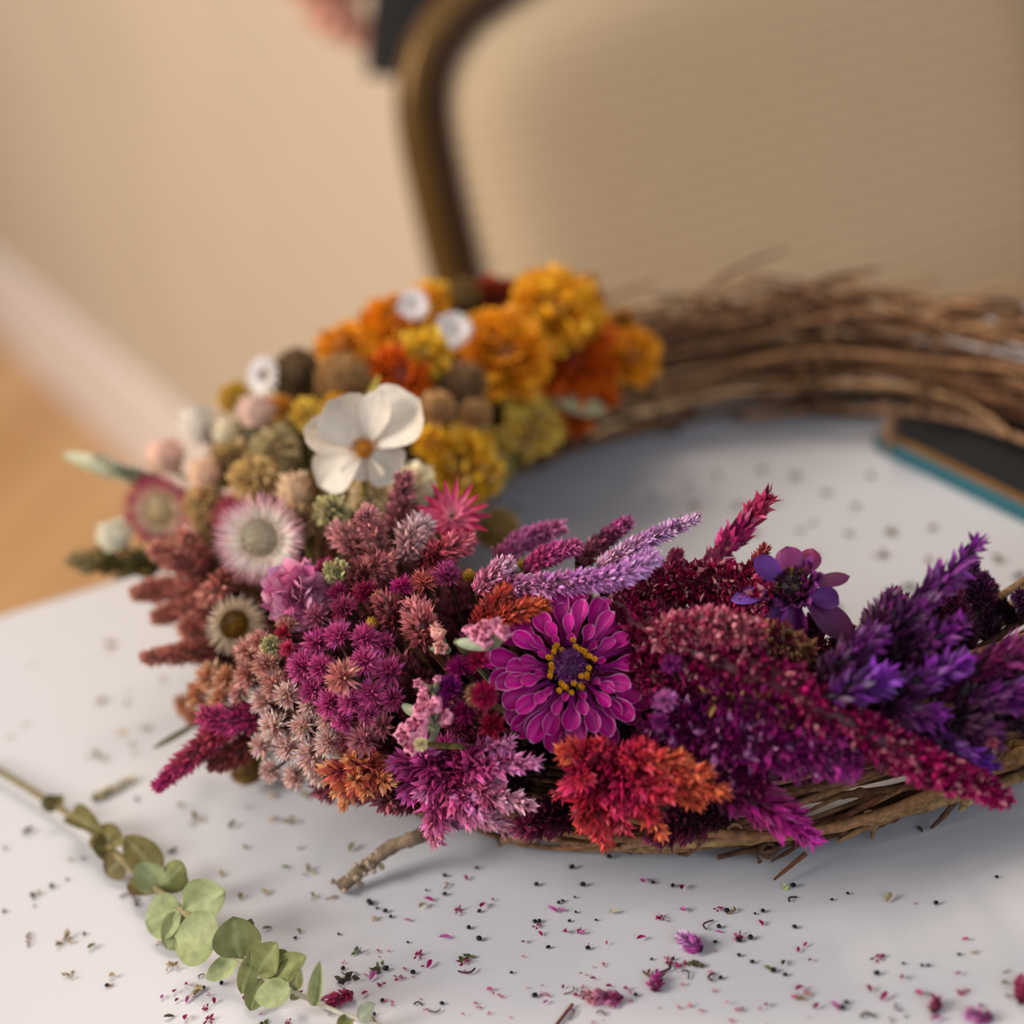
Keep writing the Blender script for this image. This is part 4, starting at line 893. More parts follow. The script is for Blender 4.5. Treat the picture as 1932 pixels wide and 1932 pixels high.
for px, py, r, lab in [(1256, 1322, 22, 'single pale magenta floret tuft right of the zinnia'), (1246, 1362, 18, 'single small purple floret tuft right below the zinnia'), (1268, 1255, 20, 'dim plum floret tuft between the amaranth ropes right of the zinnia')]:
    tufts([(px, py, .05, r)], ((120, 30, 100), (206, 110, 180) if r == 22 else (140, 40, 120)), lab, n=170)

# ---- violet celosia on the right
VG = 'violet celosia spikes on the right of the wreath'; VI = [(48, 2, 34), (80, 5, 76), (116, 14, 124)]; VD = [(40, 2, 26), (66, 4, 50), (94, 10, 84)]
for path, r, cols, lab in [
    ([(1650, 1235, .040), (1720, 1155, .050), (1845, 1028, .060)], [22, 24, 18, 4], VI, 'tallest violet spike pointing up right above the others'),
    ([(1600, 1250, .038), (1655, 1190, .046), (1682, 1135, .050)], [24, 30, 20, 7], VD, 'dark violet spike left of the tallest one'),
    ([(1680, 1250, .040), (1740, 1215, .046), (1812, 1180, .050)], [22, 26, 16, 5], VI, 'violet spike branching right under the tallest one'),
    ([(1540, 1290, .044), (1600, 1240, .050), (1660, 1200, .052)], [22, 28, 24, 8], VI, 'violet spike next to the violet flower'),
    ([(1690, 1310, .046), (1750, 1278, .050), (1818, 1248, .052)], [20, 24, 22, 7], [(60, 3, 54), (94, 8, 112), (128, 26, 158)], 'bright violet spike in the middle of the violet group'),
    ([(1560, 1320, .050), (1620, 1296, .054), (1672, 1280, .054)], [20, 26, 24, 8], [(60, 3, 54), (94, 10, 124), (134, 36, 174)], 'bright violet spike just above the long burgundy rope'),
    ([(1640, 1330, .040), (1700, 1345, .046), (1770, 1352, .046)], [24, 26, 20, 7], VI, 'violet spike lying level over the long burgundy rope'),
    ([(1760, 1320, .036), (1850, 1262, .044), (1940, 1222, .050), (1985, 1200, .052)], [26, 32, 26, 10], [(90, 6, 50), (120, 16, 90), (150, 30, 120)], 'magenta-violet spike leaving the picture at the right'),
    ([(1800, 1350, .040), (1862, 1320, .046), (1935, 1318, .050)], [24, 28, 24, 8], VI, 'violet spike at the right rim of the picture'),
    ([(1700, 1370, .036), (1780, 1405, .040), (1866, 1448, .040)], [24, 28, 20, 5], [(60, 4, 50), (84, 10, 100), (116, 30, 160)], 'lowest violet spike pointing down right beside the long rope'),
    ([(1740, 1370, .036), (1810, 1375, .042), (1880, 1392, .044)], [24, 30, 22, 7], VD, 'dark violet spike above the lowest one'),
    ([(1850, 1340, .034), (1900, 1290, .040), (1960, 1262, .044)], [24, 30, 24, 8], VD, 'dark violet spike behind those at the right rim'),
    ([(1620, 1275, .036), (1700, 1255, .040), (1770, 1270, .042)], [26, 30, 26, 9], VD, 'dark plum spike in the heart of the violet group'),
    ([(1870, 1370, .034), (1920, 1350, .040), (1970, 1330, .042)], [22, 26, 20, 8], VD, 'dark violet spike lowest at the right rim')]:
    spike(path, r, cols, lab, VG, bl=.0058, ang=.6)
tufts([(1872, 1400, .046, 14)], ((170, 60, 90), (206, 110, 130)), 'tiny pink floret on the violet spikes above the bare vines', n=60)

# ---- front celosia heads
spike([(1330, 1470, .018), (1430, 1512, .024), (1532, 1582, .020)], [34, 40, 28, 5], [(70, 2, 44), (150, 10, 96), (196, 24, 150)], 'bright magenta celosia spike pointing down right in front of the vines', bl=.0062, ang=.6)
cr = [(116, 2, 44), (180, 8, 76), (200, 44, 60)]; og = [(150, 2, 50), (182, 22, 50), (224, 100, 56)]; rd = [(120, 2, 36), (168, 6, 40), (204, 48, 36)]
head((1150, 1450, .026), [(1365, 1494, .040, og), (1335, 1455, .044, og), (1320, 1520, .036, og), (1248, 1572, .030, og), (1180, 1565, .03, cr), (1145, 1594, .024, rd), (1098, 1560, .028, rd), (1056, 1500, .034, cr), (1062, 1420, .040, og), (1130, 1400, .042, cr), (1220, 1408, .044, cr), (1292, 1430, .044, og), (1200, 1500, .046, cr), (1260, 1500, .046, cr), (1150, 1500, .044, rd), (1230, 1540, .04, cr), (1100, 1470, .042, cr)], 25, cr,
     'large crimson celosia head with orange tips hanging over the front vines', dens=1.1, bl=.0052)
pk = [(160, 24, 90), (194, 66, 136), (228, 140, 184)]; pp = [(170, 30, 80), (214, 104, 146), (240, 170, 184)]; pd = [(120, 14, 70), (176, 46, 124), (206, 100, 170)]
head((840, 1450, .026), [(1008, 1440, .040, pk), (960, 1400, .042, pk), (998, 1520, .032, pp), (984, 1572, .022, pp), (905, 1530, .034, pk), (822, 1586, .012, [(180, 30, 110), (214, 90, 150), (220, 130, 140)]), (860, 1555, .024, pk), (768, 1500, .032, pd), (745, 1440, .038, pd), (800, 1400, .044, pd), (870, 1390, .046, pk), (900, 1440, .046, pk), (850, 1480, .044, pk), (930, 1480, .042, pp), (800, 1500, .036, pk)], 26, pk,
     'large violet-pink celosia head at the bottom of the wreath, left of the crimson one', dens=1.1, bl=.0054)
head((700, 1440, .036), [(612, 1452, .044), (632, 1490, .040), (650, 1522, .034), (690, 1500, .040), (735, 1478, .042), (722, 1440, .050), (660, 1430, .048), (665, 1470, .05), (700, 1465, .052)], 15, [(180, 40, 90), (206, 100, 60), (232, 150, 96)],
     'small orange celosia head hanging between the pale pink tufts and violet-pink head', bl=.0048)
tufts([(690, 1395, .046, 34), (720, 1370, .044, 28), (655, 1400, .042, 26)], ((150, 70, 80), (206, 130, 140)), 'dusty rose tufts above the small orange celosia head')
# mauve/magenta tufts
tufts([(x, y, o_, r) for x, y, o_, r in [(600, 1215, .050, 30), (640, 1200, .050, 28), (690, 1205, .050, 28), (725, 1215, .046, 24), (575, 1260, .052, 32), (610, 1262, .056, 28), (690, 1250, .056, 30), (735, 1270, .048, 30), (625, 1330, .052, 30), (665, 1325, .054, 28), (700, 1310, .054, 28), (742, 1320, .046, 26), (590, 1305, .050, 26), (650, 1360, .048, 24), (700, 1350, .046, 24), (560, 1235, .046, 22)]]+[(648, 1278, .062, 34, ((206, 110, 110), (226, 150, 140)))],
      ((150, 14, 84), (224, 96, 160)), 'magenta-pink cluster of starry tufts left of the dark gap by the zinnia', n=170)
tufts([(500, 1325, .046, 28), (545, 1312, .050, 28), (590, 1330, .048, 28), (520, 1372, .048, 30), (575, 1370, .048, 28), (498, 1405, .042, 26), (545, 1410, .046, 28), (590, 1425, .044, 34), (620, 1400, .046, 28), (515, 1455, .036, 24), (560, 1465, .034, 26), (605, 1455, .038, 28), (620, 1360, .046, 26)],
      ((222, 146, 124), (246, 210, 200)), 'pale pink cluster of starry tufts low on the left', n=190)
tufts([(470, 1230, .050, 28), (505, 1255, .052, 30), (470, 1275, .048, 30), (520, 1290, .050, 28), (490, 1210, .052, 22), (545, 1180, .05, 24), (455, 1305, .044, 24), (530, 1225, .05, 24)], ((190, 100, 84), (236, 176, 162)), 'dusty peach-pink cluster of tufts under the cream strawflower', n=180)
tufts([(400, 1275, .042, 30), (380, 1310, .040, 30), (420, 1320, .042, 28), (352, 1330, .036, 24), (430, 1280, .044, 26), (370, 1350, .032, 22), (400, 1350, .036, 24)], ((190, 116, 76), (232, 172, 134)), 'peach cluster of tufts above the magenta spike at lower left')
RU = [(140, 66, 54), (182, 106, 90), (206, 136, 116)]
RUG = 'rust brown plumes at the left edge of the wreath'
for path, r, lab in [
    ([(400, 1080, .040), (340, 1060, .044), (290, 1035, .044)], [26, 30, 24, 12], 'rust plume under the crimson-rimmed strawflower'),
    ([(390, 1110, .038), (320, 1110, .044), (252, 1120, .044)], [28, 34, 26, 10], 'rust plume furthest left, above the bare patch of table'),
    ([(400, 1140, .036), (340, 1150, .04), (292, 1165, .040)], [24, 28, 22, 10], 'rust plume below the furthest-left one'),
    ([(410, 1225, .034), (340, 1232, .036), (272, 1240, .036)], [22, 24, 18, 8], 'thin rust plume pointing left beside the cream strawflower'),
    ([(400, 1060, .044), (370, 1040, .05), (345, 1005, .05)], [24, 26, 20, 10], 'rust plume squeezed between the two large strawflowers'),
    ([(400, 1195, .034), (370, 1180, .038), (345, 1190, .038)], [22, 24, 20, 10], 'short rust plume left of the cream strawflower'),
    ([(430, 1090, .044), (410, 1110, .048), (380, 1130, .048)], [22, 24, 20, 10], 'rust plume under the large white strawflower')]:
    spike(path, r, RU, lab, RUG, bl=.003, fuzz=.5, ang=.9)
spike([(475, 1335, .034), (400, 1392, .030), (297, 1484, .010)], [30, 34, 24, 5], [(170, 50, 90), (170, 60, 70), (180, 40, 110)], 'long magenta spike reaching down to the table at the lower left', bl=.0036)
spike([(490, 1350, .040), (430, 1360, .036), (385, 1350, .034)], [26, 28, 24, 12], [(160, 30, 90), (180, 50, 110), (176, 60, 100)], 'short magenta spike on top of the long lower left one', bl=.0034)
spike([(500, 1380, .030), (450, 1420, .024), (400, 1440, .02)], [26, 30, 24, 12], [(110, 40, 30), (140, 60, 50), (150, 70, 70)], 'rust red plume under the long magenta spike', bl=.0034)
# rose plumes in the upper middle
RO = [(150, 80, 76), (182, 112, 110), (196, 130, 130)]; ROG = 'dusty rose plumes in the middle left of the wreath'
for path, r, cols, lab in [
    ([(740, 1010, .050), (755, 960, .056), (765, 898, .058)], [20, 22, 18, 8], [(140, 70, 76), (164, 92, 96), (176, 106, 110)], 'upright rose spike left of the hot magenta strawflower'),
    ([(690, 1050, .050), (660, 1020, .056), (632, 1000, .056)], [26, 30, 26, 12], RO, 'dusty rose plume right of the grey-green buds'),
    ([(720, 1060, .052), (700, 1010, .058), (690, 965, .058)], [26, 30, 26, 12], RO, 'dusty rose plume in the centre of the rose group'),
    ([(760, 1060, .050), (780, 1010, .058), (800, 985, .058)], [24, 30, 28, 12], [(180, 120, 116), (206, 156, 156), (222, 180, 186)], 'pale rose plume next to the hot magenta strawflower'),
    ([(800, 1060, .048), (840, 1040, .054), (880, 1025, .052)], [24, 28, 24, 12], [(150, 50, 60), (180, 70, 84), (200, 100, 120)], 'coral rose plume right under the hot magenta strawflower'),
    ([(660, 1110, .050), (690, 1080, .054), (730, 1060, .054)], [26, 28, 24, 12], [(110, 40, 40), (150, 74, 74), (176, 100, 100)], 'brownish rose plume below the rose group'),
    ([(800, 1210, .050), (795, 1180, .056), (780, 1145, .056)], [28, 40, 36, 16], [(140, 60, 60), (190, 104, 104), (206, 120, 124)], 'fluffy coral rose plume above the papery pink flowers'),
    ([(750, 1180, .046), (735, 1150, .052), (720, 1130, .052)], [24, 28, 22, 10], [(110, 34, 40), (140, 60, 66), (160, 80, 84)], 'brown rose plume left of the fluffy coral one')]:
    spike(path, r, cols, lab, ROG, bl=.0036, fuzz=.5, ang=.9)
MG = 'magenta floret tufts in the dark middle of the wreath'
for px, py, r, c3, lab in [
    (760, 1108, 24, ((170, 30, 90), (206, 60, 140)), 'magenta floret left of the multicoloured one, mid wreath'),
    (800, 1100, 26, ((176, 80, 60), (206, 110, 110)), 'orange-pink floret in the dark middle of the wreath'),
    (845, 1088, 28, ((130, 30, 70), (176, 70, 130)), 'mauve floret right in the dark middle of the wreath'),
    (650, 1150, 28, ((130, 30, 60), (176, 70, 110)), 'deep rose floret above the magenta-pink cluster'),
    (690, 1120, 26, ((120, 14, 50), (160, 40, 80)), 'crimson floret above the tiny yellow pods'),
    (600, 1165, 26, ((140, 50, 70), (196, 110, 140)), 'rose floret just below the rosy pink strawflower'),
    (615, 1080, 26, ((150, 30, 70), (190, 60, 110)), 'crimson floret right of the rosy pink strawflower'),
    (640, 1120, 22, ((120, 20, 60), (160, 50, 100)), 'dark pink floret between the crimson ones'),
    (545, 1225, 18, ((190, 40, 80), (214, 80, 110)), 'small bright coral floret right of the peach-pink cluster'),
    (535, 1195, 16, ((160, 20, 50), (190, 50, 70)), 'small red floret over the bright coral one'),
    (870, 1262, 26, ((110, 4, 60), (150, 20, 100)), 'dark magenta floret just left of the zinnia'),
    (902, 1248, 24, ((130, 8, 50), (170, 24, 80)), 'crimson floret touching the left petals of the zinnia'),
    (850, 1300, 26, ((96, 6, 60), (140, 20, 120)), 'dark violet floret in the gap left of the zinnia'),
    (880, 1345, 26, ((100, 6, 50), (130, 16, 80)), 'dark crimson floret below the gomphrena ball'),
    (930, 1370, 28, ((100, 4, 30), (150, 16, 50)), 'dark red floret under the lower left petals of the zinnia'),
    (840, 1345, 22, ((110, 20, 60), (150, 40, 100)), 'plum floret right of the lower papery pink flowers')]:
    tufts([(px, py, .052, r)], c3, lab, group=MG, name='gomphrena_floret', n=150)
def gomph():
    c = Wp(912, 1312, .056); root = empty('gomphrena_ball', c, 'crimson thistle-like ball with tan base touching the left of the zinnia', 'dried flower'); R = px2m(32, c); ax = unit(RT*.6+tocam(c)*.8)
    mb = MB(); tuft_mesh(mb, c, R, [lin((130, 4, 50)), lin((190, 24, 90))], 420, ax, .13, .3); mb.build('bracts', M_BRACT, root)
    mb = MB(); tuft_mesh(mb, c-ax*R*.35-RT*R*.2, R*.85, [lin((110, 60, 40)), lin((176, 124, 90))], 200, -ax, .13, .3); mb.build('calyx', M_BRACT, root); base_stem(root, M_WOOD, c-ax*R*.5, core_pt(c), lin((110, 90, 50)))
gomph()
statice([(900, 1196, .064, 18), (925, 1186, .066, 18), (948, 1194, .066, 15), (915, 1210, .064, 16), (885, 1190, .062, 12), (940, 1176, .066, 11)], 'papery pink flower cluster with a silvery stem touching the zinnia\'s upper left')
statice([(828, 1200, .060, 15), (832, 1222, .058, 14), (822, 1185, .06, 10)], 'small papery pink and cream flower left of the silvery leaf', cols=((206, 100, 120), (236, 176, 160)))
statice([(800, 1342, .058, 20), (825, 1330, .058, 16), (790, 1370, .058, 24), (765, 1385, .056, 20), (780, 1410, .054, 17), (845, 1355, .054, 16), (800, 1318, .058, 13)], 'largest papery pink flower cluster, lower left of the zinnia')
statice([(790, 1290, .058, 10), (800, 1302, .058, 9), (826, 1282, .058, 8)], 'thin papery pink petals rising above the largest pink cluster')
pompom(794, 1404, .064, 13, ((130, 136, 110), (190, 190, 168)), 'tiny silvery woolly bud on the largest papery pink cluster', n=60, name='woolly_bud', petal=.5, squash=1)

# ---- filler sprigs between the blooms, coloured by their place round the ring
ZONES = [(100, 128, ((150, 80, 10), (200, 130, 30)), 'amber brown filler sprig packed between the marigolds'),
         (128, 150, ((120, 96, 30), (176, 144, 60)), 'mustard brown filler sprig packed beneath the yellow clusters'),
         (150, 178, ((100, 78, 44), (150, 118, 72)), 'tan filler sprig packed beneath the cream flowers'),
         (178, 205, ((96, 50, 36), (146, 86, 66)), 'rust brown filler sprig packed beneath the strawflowers'),
         (205, 232, ((110, 40, 54), (160, 80, 90)), 'dusty rose filler sprig packed beneath the pink tufts'),
         (232, 262, ((70, 8, 34), (120, 20, 60)), 'dark crimson filler sprig packed around the zinnia'),
         (262, 290, ((60, 4, 34), (100, 12, 56)), 'dark plum filler sprig packed beneath the amaranth ropes'),
         (290, 322, ((48, 4, 36), (80, 10, 70)), 'dark violet filler sprig packed beneath the violet spikes')]
heroes = [(np.array(o.location), o['label']) for o in COL.objects if o.type == 'EMPTY' and o.get('category') == 'dried flower']
def nearlab(b, lab):
    q = np.asarray(b)+ring_out(b)*.02
    nm = min(heroes, key=lambda h: np.linalg.norm(h[0]-q))[1].split()
    head_ = lab.split(' packed')[0].split(); 
    room = 16-len(head_)-2; stop = {'with', 'on', 'of', 'and', 'the', 'a', 'in', 'at', 'by', 'to', 'from', 'beside', 'above', 'below', 'under', 'among', 'between', 'left', 'right', 'behind', 'just', 'close', 'over'}
    nm = nm[:room]
    while len(nm) > 2 and nm[-1].lower() in stop: nm.pop()
    return ' '.join(head_+['beside', 'the']+nm)
for (a0, a1, c3, lab) in ZONES:
    src = None
    for k in range(40 if a0 != 290 else 8):
        a = math.radians(rng.uniform(a0, min(a1, 304))); ph = math.radians(rng.uniform(-5, 185) if a0 < 240 else rng.uniform(84, 160) if a0 < 262 else rng.uniform(80, 120)); b = ringpt(a, RT0*.75, ph); o = ring_out(b); T = np.array([-math.sin(a), math.cos(a), 0])
        if src is None or k == 11:
            src = empty('filler_sprig', b, nearlab(b, lab), 'dried flower', lab.replace('sprig', 'sprigs')); mb = MB(); L = .040
            spike_mesh(mb, [b, b+Z3*L*.5+np.array([.001, 0, 0]), b+Z3*L], [.006, .0085, .008, .003], [lin(c3[0]), lin(c3[0]), lin(c3[1])], .7, .0045); f_ = mb.build('flower_spike', M_BRACT, src); s_ = src; kids = [f_]
        else:
            s_ = src.copy(); COL.objects.link(s_); s_.location = b; s_['label'] = nearlab(b, lab); ch_ = kids[0].copy(); COL.objects.link(ch_); ch_.parent = s_
        d = unit(o+T*rng.normal(0, .55)+Z3*.15); s_.rotation_euler = Vector(d).to_track_quat('Z', 'Y').to_euler(); s = rng.uniform(.75, 1.1)*(.62 if a0 > 260 else 1); s_.scale = (s, s, s)
#@@REST
# ================================================================== eucalyptus sprig on the table
def Q(px, py, z=.004): return P(px, py, z)
euc = empty('eucalyptus_sprig', P(300, 1670, .0), 'green eucalyptus sprig with round leaves lying on the table at the lower left', 'sprig')
mb = MB(); st = [Q(-60, 1425, .006), Q(0, 1456, .006), Q(60, 1492, .006), Q(120, 1530, .007), Q(175, 1570, .008), Q(240, 1632, .010), Q(300, 1682, .012), Q(345, 1718, .013), Q(405, 1775, .013), Q(450, 1808, .013), Q(486, 1826, .012), Q(515, 1843, .012), Q(550, 1868, .010), Q(600, 1893, .006), Q(660, 1918, .003), Q(720, 1936, .002)]
tube(mb, st, [.0013, .0014, .0014, .0013, .0012, .001, .0008, .0007], np.array([lin((128, 116, 76)), lin((140, 122, 84)), lin((150, 140, 100)), lin((200, 190, 160)), lin((214, 206, 190))]), 8, 60)
mb.build('stem', M_LEAF, euc)
GL = ((140, 148, 98), (160, 166, 116)); GM = ((114, 118, 68), (134, 136, 82)); GD = ((104, 94, 50), (118, 108, 60)); GK = ((98, 84, 44), (110, 96, 54))
LV = [  # base px, tip px, width px, base z, tip z, lean toward the camera, cup, curl, colours
    ((110, 1520), (76, 1516), 30, .007, .010, .6, .3, .1, GK), ((105, 1522), (122, 1500), 22, .007, .012, .6, .2, .1, GK),
    ((136, 1540), (182, 1560), 40, .008, .014, .5, .5, -.2, GD), ((176, 1572), (238, 1600), 52, .009, .010, .8, .15, .1, GD),
    ((205, 1600), (172, 1598), 46, .008, .012, .7, .1, .1, GD), ((238, 1618), (196, 1648), 54, .009, .004, 1, .1, -.1, GK),
    ((300, 1652), (236, 1576), 58, .010, .020, .9, .08, .0, GD),
    ((300, 1680), (258, 1630), 52, .011, .020, .9, .2, .1, GL), ((300, 1676), (352, 1628), 50, .011, .020, .7, -.25, .1, GM), ((302, 1682), (243, 1664), 44, .008, .004, .5, .3, 0, GK), ((304, 1682), (350, 1650), 46, .009, .008, .4, .3, 0, GD),
    ((342, 1718), (276, 1742), 76, .013, .006, 1.2, .06, .02, GL), ((345, 1718), (428, 1684), 78, .014, .020, 1.2, .1, .05, GL),
    ((362, 1728), (312, 1790), 64, .010, .003, 1.0, .1, -.05, GL), ((412, 1774), (331, 1768), 94, .016, .013, 1.6, .05, .02, GL),
    ((452, 1808), (440, 1730), 80, .014, .026, 1.5, .1, -.08, GM), ((452, 1808), (476, 1732), 30, .012, .022, 1.0, .3, .1, GD),
    ((452, 1808), (392, 1846), 36, .012, .003, .9, .15, .05, GL), ((484, 1792), (456, 1874), 34, .020, .004, 1.1, .15, .02, GM), ((486, 1828), (472, 1795), 26, .012, .018, 1.1, .15, .02, GM),
    ((486, 1836), (520, 1782), 56, .012, .026, 1.2, .08, -.05, GM), ((486, 1836), (548, 1796), 40, .012, .022, .8, .08, .05, GM),
    ((516, 1842), (578, 1804), 46, .013, .024, 1.4, .12, .0, GM), ((549, 1866), (481, 1884), 48, .013, .008, 1.5, .1, .02, GL),
    ((494, 1846), (472, 1907), 40, .010, .002, 1.2, .1, 0, GM), ((552, 1866), (568, 1828), 28, .011, .022, 1.2, .1, .02, GM), ((553, 1868), (560, 1886), 20, .010, .004, 1.2, .1, .02, GM),
    ((592, 1898), (602, 1818), 24, .006, .026, 1.3, .5, -.05, GL), ((676, 1925), (712, 1890), 30, .003, .012, 1.2, .2, .1, ((130, 136, 116), (150, 156, 136))), ((660, 1915), (640, 1950), 26, .003, .003, 1.0, .2, .1, GM)]
for (b0, t0, wpx, zb, zt, lean_, cup, curl_, c3) in LV:
    a, b_ = P(*b0, zb), P(*t0, zt); mb = MB()
    nrm = unit(Z3*.35+tocam(a)*max(1, lean_)); leaf_mesh(mb, a, b_, px2m(wpx, a)*1.16, nrm, lin(c3[0]), lin(c3[1]), cup=cup, curl=curl_, blunt=.8 if wpx > 34 else 1.0, nu=9, nv=14)
    mb.build('leaf', M_LEAF, euc)

# ================================================================== crumbs on the table: every one its own object
def keep(px, py):
    return -10 < px < 1945 and py < 1940
def where(px, py):
    if px < 640:
        d = py-1440-(px*.72)
        if py > 1840 and px > 250: return 'below the eucalyptus leaves near the bottom edge'
        if abs(d) < 110: return 'close beside the eucalyptus sprig'
        if d < 0: return 'between the eucalyptus sprig and the wreath' if px > 260 else 'on the table left of the lower left magenta spike'
        return 'on the bare table left of the eucalyptus sprig'
    side = 'left' if px < 1000 else 'middle' if px < 1300 else 'right of the middle' if px < 1600 else 'far right'
    if py > 1850: return 'along the bottom edge, '+side
    if py > 1750: return 'in the front band of crumbs, '+side
    if px < 900: return 'near the cut end of the stick'
    if px < 1150: return 'in front of the violet-pink celosia'
    if px < 1400: return 'in front of the crimson celosia'
    return 'in front of the bare vines, '+('left part' if px < 1650 else 'right part')
def scatter(name, mat, makers, spots, label, cat, group, smin=.7, smax=1.4, up=0.0):
    k_ = {'black_seed': .82, 'stem_crumb': .55, 'dried_crumb': .7}.get(name, .66); smin *= k_; smax *= k_
    protos = []
    for i, (px, py) in enumerate(spots):
        p = P(px, py, 0); j = i % len(makers); lb = (label[j] if isinstance(label, tuple) else label)
        lb = lb+' '+(where(px, py) if name != 'dried_crumb' else 'on the table inside the ring, '+('left' if px < 1350 else 'middle' if px < 1620 else 'right')+(' far side' if py < 1000 else ' near side'))
        if i < len(makers):
            mb = MB(); makers[j](mb); o = mb.build(name, mat, None, origin=(0, 0, 0)); protos.append(o); tag(o, lb, cat, group)
        else:
            o = protos[j].copy(); COL.objects.link(o); o['label'] = lb
        s = rng.uniform(smin, smax); o.location = (p[0], p[1], .0002); o.rotation_euler = (0, 0, rng.uniform(0, 6.28)); o.scale = (s, s, s)
def mk_seed(mb): add_ball(mb, np.array([0, 0, .0008]), .00085, lin((16, 14, 24)), 10, 7, (1.15, 1, .85))
def mk_seed2(mb): add_ball(mb, np.array([0, 0, .0006]), .00065, lin((20, 14, 30)), 10, 7, (1.3, 1, .85))
def mk_petal(c0, c1, L, W_):
    def f(mb): leaf_mesh(mb, (0, -L/2, .0004), (0, L/2, .0012), W_, (0.3, 0, 1), lin(c0), lin(c1), cup=.55, curl=.1, blunt=1.0, nu=7, nv=8, vein=lin(c1))
    return f
def mk_curl(c, L, r):
    def f(mb):
        a = np.linspace(0, 2.6, 8); tube(mb, [(L*math.sin(x)*.6, L*(x/2.6-.5), .0005+.0006*math.sin(x)) for x in a], r, lin(c), 5, 12)
    return f
def mk_chip(c, L):
    def f(mb):
        n = 7; T, F, Wt = BR_V, BR_F, BR_W; d = unit(rng.normal(size=(n, 3))*[1, 1, .25]+[0, 0, .2]); X, Y, Z = frames(d, rng.random(n)*6); pos = rng.normal(0, L*.25, (n, 3)); pos[:, 2] = np.abs(pos[:, 2])*.4+.0004
        mb.inst(T, F, pos, X, Y, Z, np.tile([L*.5, L*.8, L*.4], (n, 1)), mixcol(lin(c), n), mixcol(np.clip(lin(c)*1.3, 0, 1), n), Wt)
        mb.v[-1][:, 2] = np.maximum(mb.v[-1][:, 2], .0001)
    return f
def area_spots(n, boxes):
    out = []
    w_ = np.array([b[4] for b in boxes], float); w_ /= w_.sum()
    while len(out) < n:
        b = boxes[rng.choice(len(boxes), p=w_)]; x, y = rng.uniform(b[0], b[2]), rng.uniform(b[1], b[3])
        if abs(x-(y-1440)*1.33) < 70 and x < 640 and rng.random() < .8: continue      # under the eucalyptus
        out.append((x, y))
    return out
seeds = [(700, 1708), (712, 1716), (728, 1722), (738, 1732), (697, 1704), (805, 1682), (840, 1690), (905, 1722), (1013, 1672), (1062, 1702), (1055, 1706), (1085, 1695), (1080, 1640), (1125, 1738), (1233, 1668), (1270, 1674), (1440, 1722), (1425, 1726), (1372, 1722), (1500, 1752), (1570, 1700), (1600, 1688), (1395, 1778), (1230, 1812), (1270, 1812), (1395, 1805), (1420, 1818), (1360, 1848), (1460, 1835), (1482, 1842), (1655, 1840), (1705, 1820), (1740, 1824), (1752, 1824), (1290, 1780), (1350, 1780), (1110, 1792), (1035, 1790), (905, 1775), (770, 1780), (640, 1765), (648, 1830), (780, 1838), (722, 1890), (1010, 1882), (1075, 1740), (1010, 1742), (1018, 1741), (840, 1655), (900, 1640), (1150, 1620), (1200, 1880), (1590, 1905), (1710, 1920), (1850, 1900), (1900, 1880), (9, 1722), (65, 1698), (63, 1692), (66, 1711), (99, 1675), (160, 1764), (259, 1710), (157, 1622), (430, 1810), (558, 1772)]
seeds += area_spots(22, [(600, 1640, 1932, 1932, 5), (0, 1500, 600, 1900, 1)])
scatter('black_seed', M_SEED, [mk_seed, mk_seed2], seeds, ('round black seed', 'small black seed'), 'seed', 'black seeds on the table')
mag = [(810, 1702), (930, 1700), (1062, 1720), (1090, 1760), (1020, 1765), (1068, 1762), (1098, 1763), (1400, 1770), (1520, 1785), (1530, 1815), (1290, 1720), (1355, 1715), (1510, 1870), (1225, 1835), (1240, 1840), (1100, 1875), (1735, 1878), (1760, 1885), (705, 1845), (720, 1862), (690, 1878), (335, 1890), (308, 1884), (392, 1905), (475, 1900), (500, 1888), (620, 1888), (785, 1805), (925, 1870), (1150, 1865), (1160, 1900), (1400, 1905), (1500, 1885), (1640, 1870), (770, 1740), (860, 1722), (880, 1660), (1120, 1850)]
mag += area_spots(44, [(640, 1760, 1932, 1932, 4), (700, 1660, 1500, 1800, 1), (280, 1860, 640, 1932, 1)])
scatter('magenta_petal', M_PETAL, [mk_petal((150, 20, 80), (196, 60, 130), .0042, .0019), mk_petal((120, 10, 60), (160, 30, 90), .0030, .0016), mk_petal((170, 70, 130), (206, 120, 180), .0050, .0020), mk_chip((140, 20, 70), .0032)], mag, ('magenta petal', 'short dark magenta petal', 'long pink-violet petal', 'crumpled magenta petal'), 'petal', 'fallen magenta petals')
pinkc = area_spots(70, [(640, 1780, 1400, 1932, 5), (280, 1860, 640, 1932, 1), (1200, 1700, 1932, 1932, 1)])
scatter('petal_crumb', M_PETAL, [mk_chip((170, 40, 80), .0013), mk_chip((196, 110, 120), .0015), mk_petal((190, 60, 110), (210, 100, 140), .0015, .0009)], pinkc, ('red-pink petal crumb', 'pale pink petal crumb', 'tiny pink petal'), 'petal', 'pink petal crumbs')
tan = area_spots(64, [(0, 1250, 330, 1500, 2), (0, 1500, 900, 1800, 4), (380, 1480, 760, 1700, 2), (100, 1750, 700, 1932, 2), (1000, 1620, 1932, 1932, 2)])
scatter('dried_flake', M_BRACT, [mk_petal((176, 160, 116), (196, 182, 146), .0052, .0026), mk_chip((150, 128, 84), .0042), mk_chip((180, 150, 116), .0030), mk_petal((150, 130, 80), (176, 156, 112), .0036, .0022), mk_curl((130, 96, 60), .004, .0004)], tan, ('pale tan flake', 'crumpled olive tan flake', 'crumpled light brown flake', 'small olive flake', 'thin brown curl'), 'petal', 'tan dried flakes on the table')
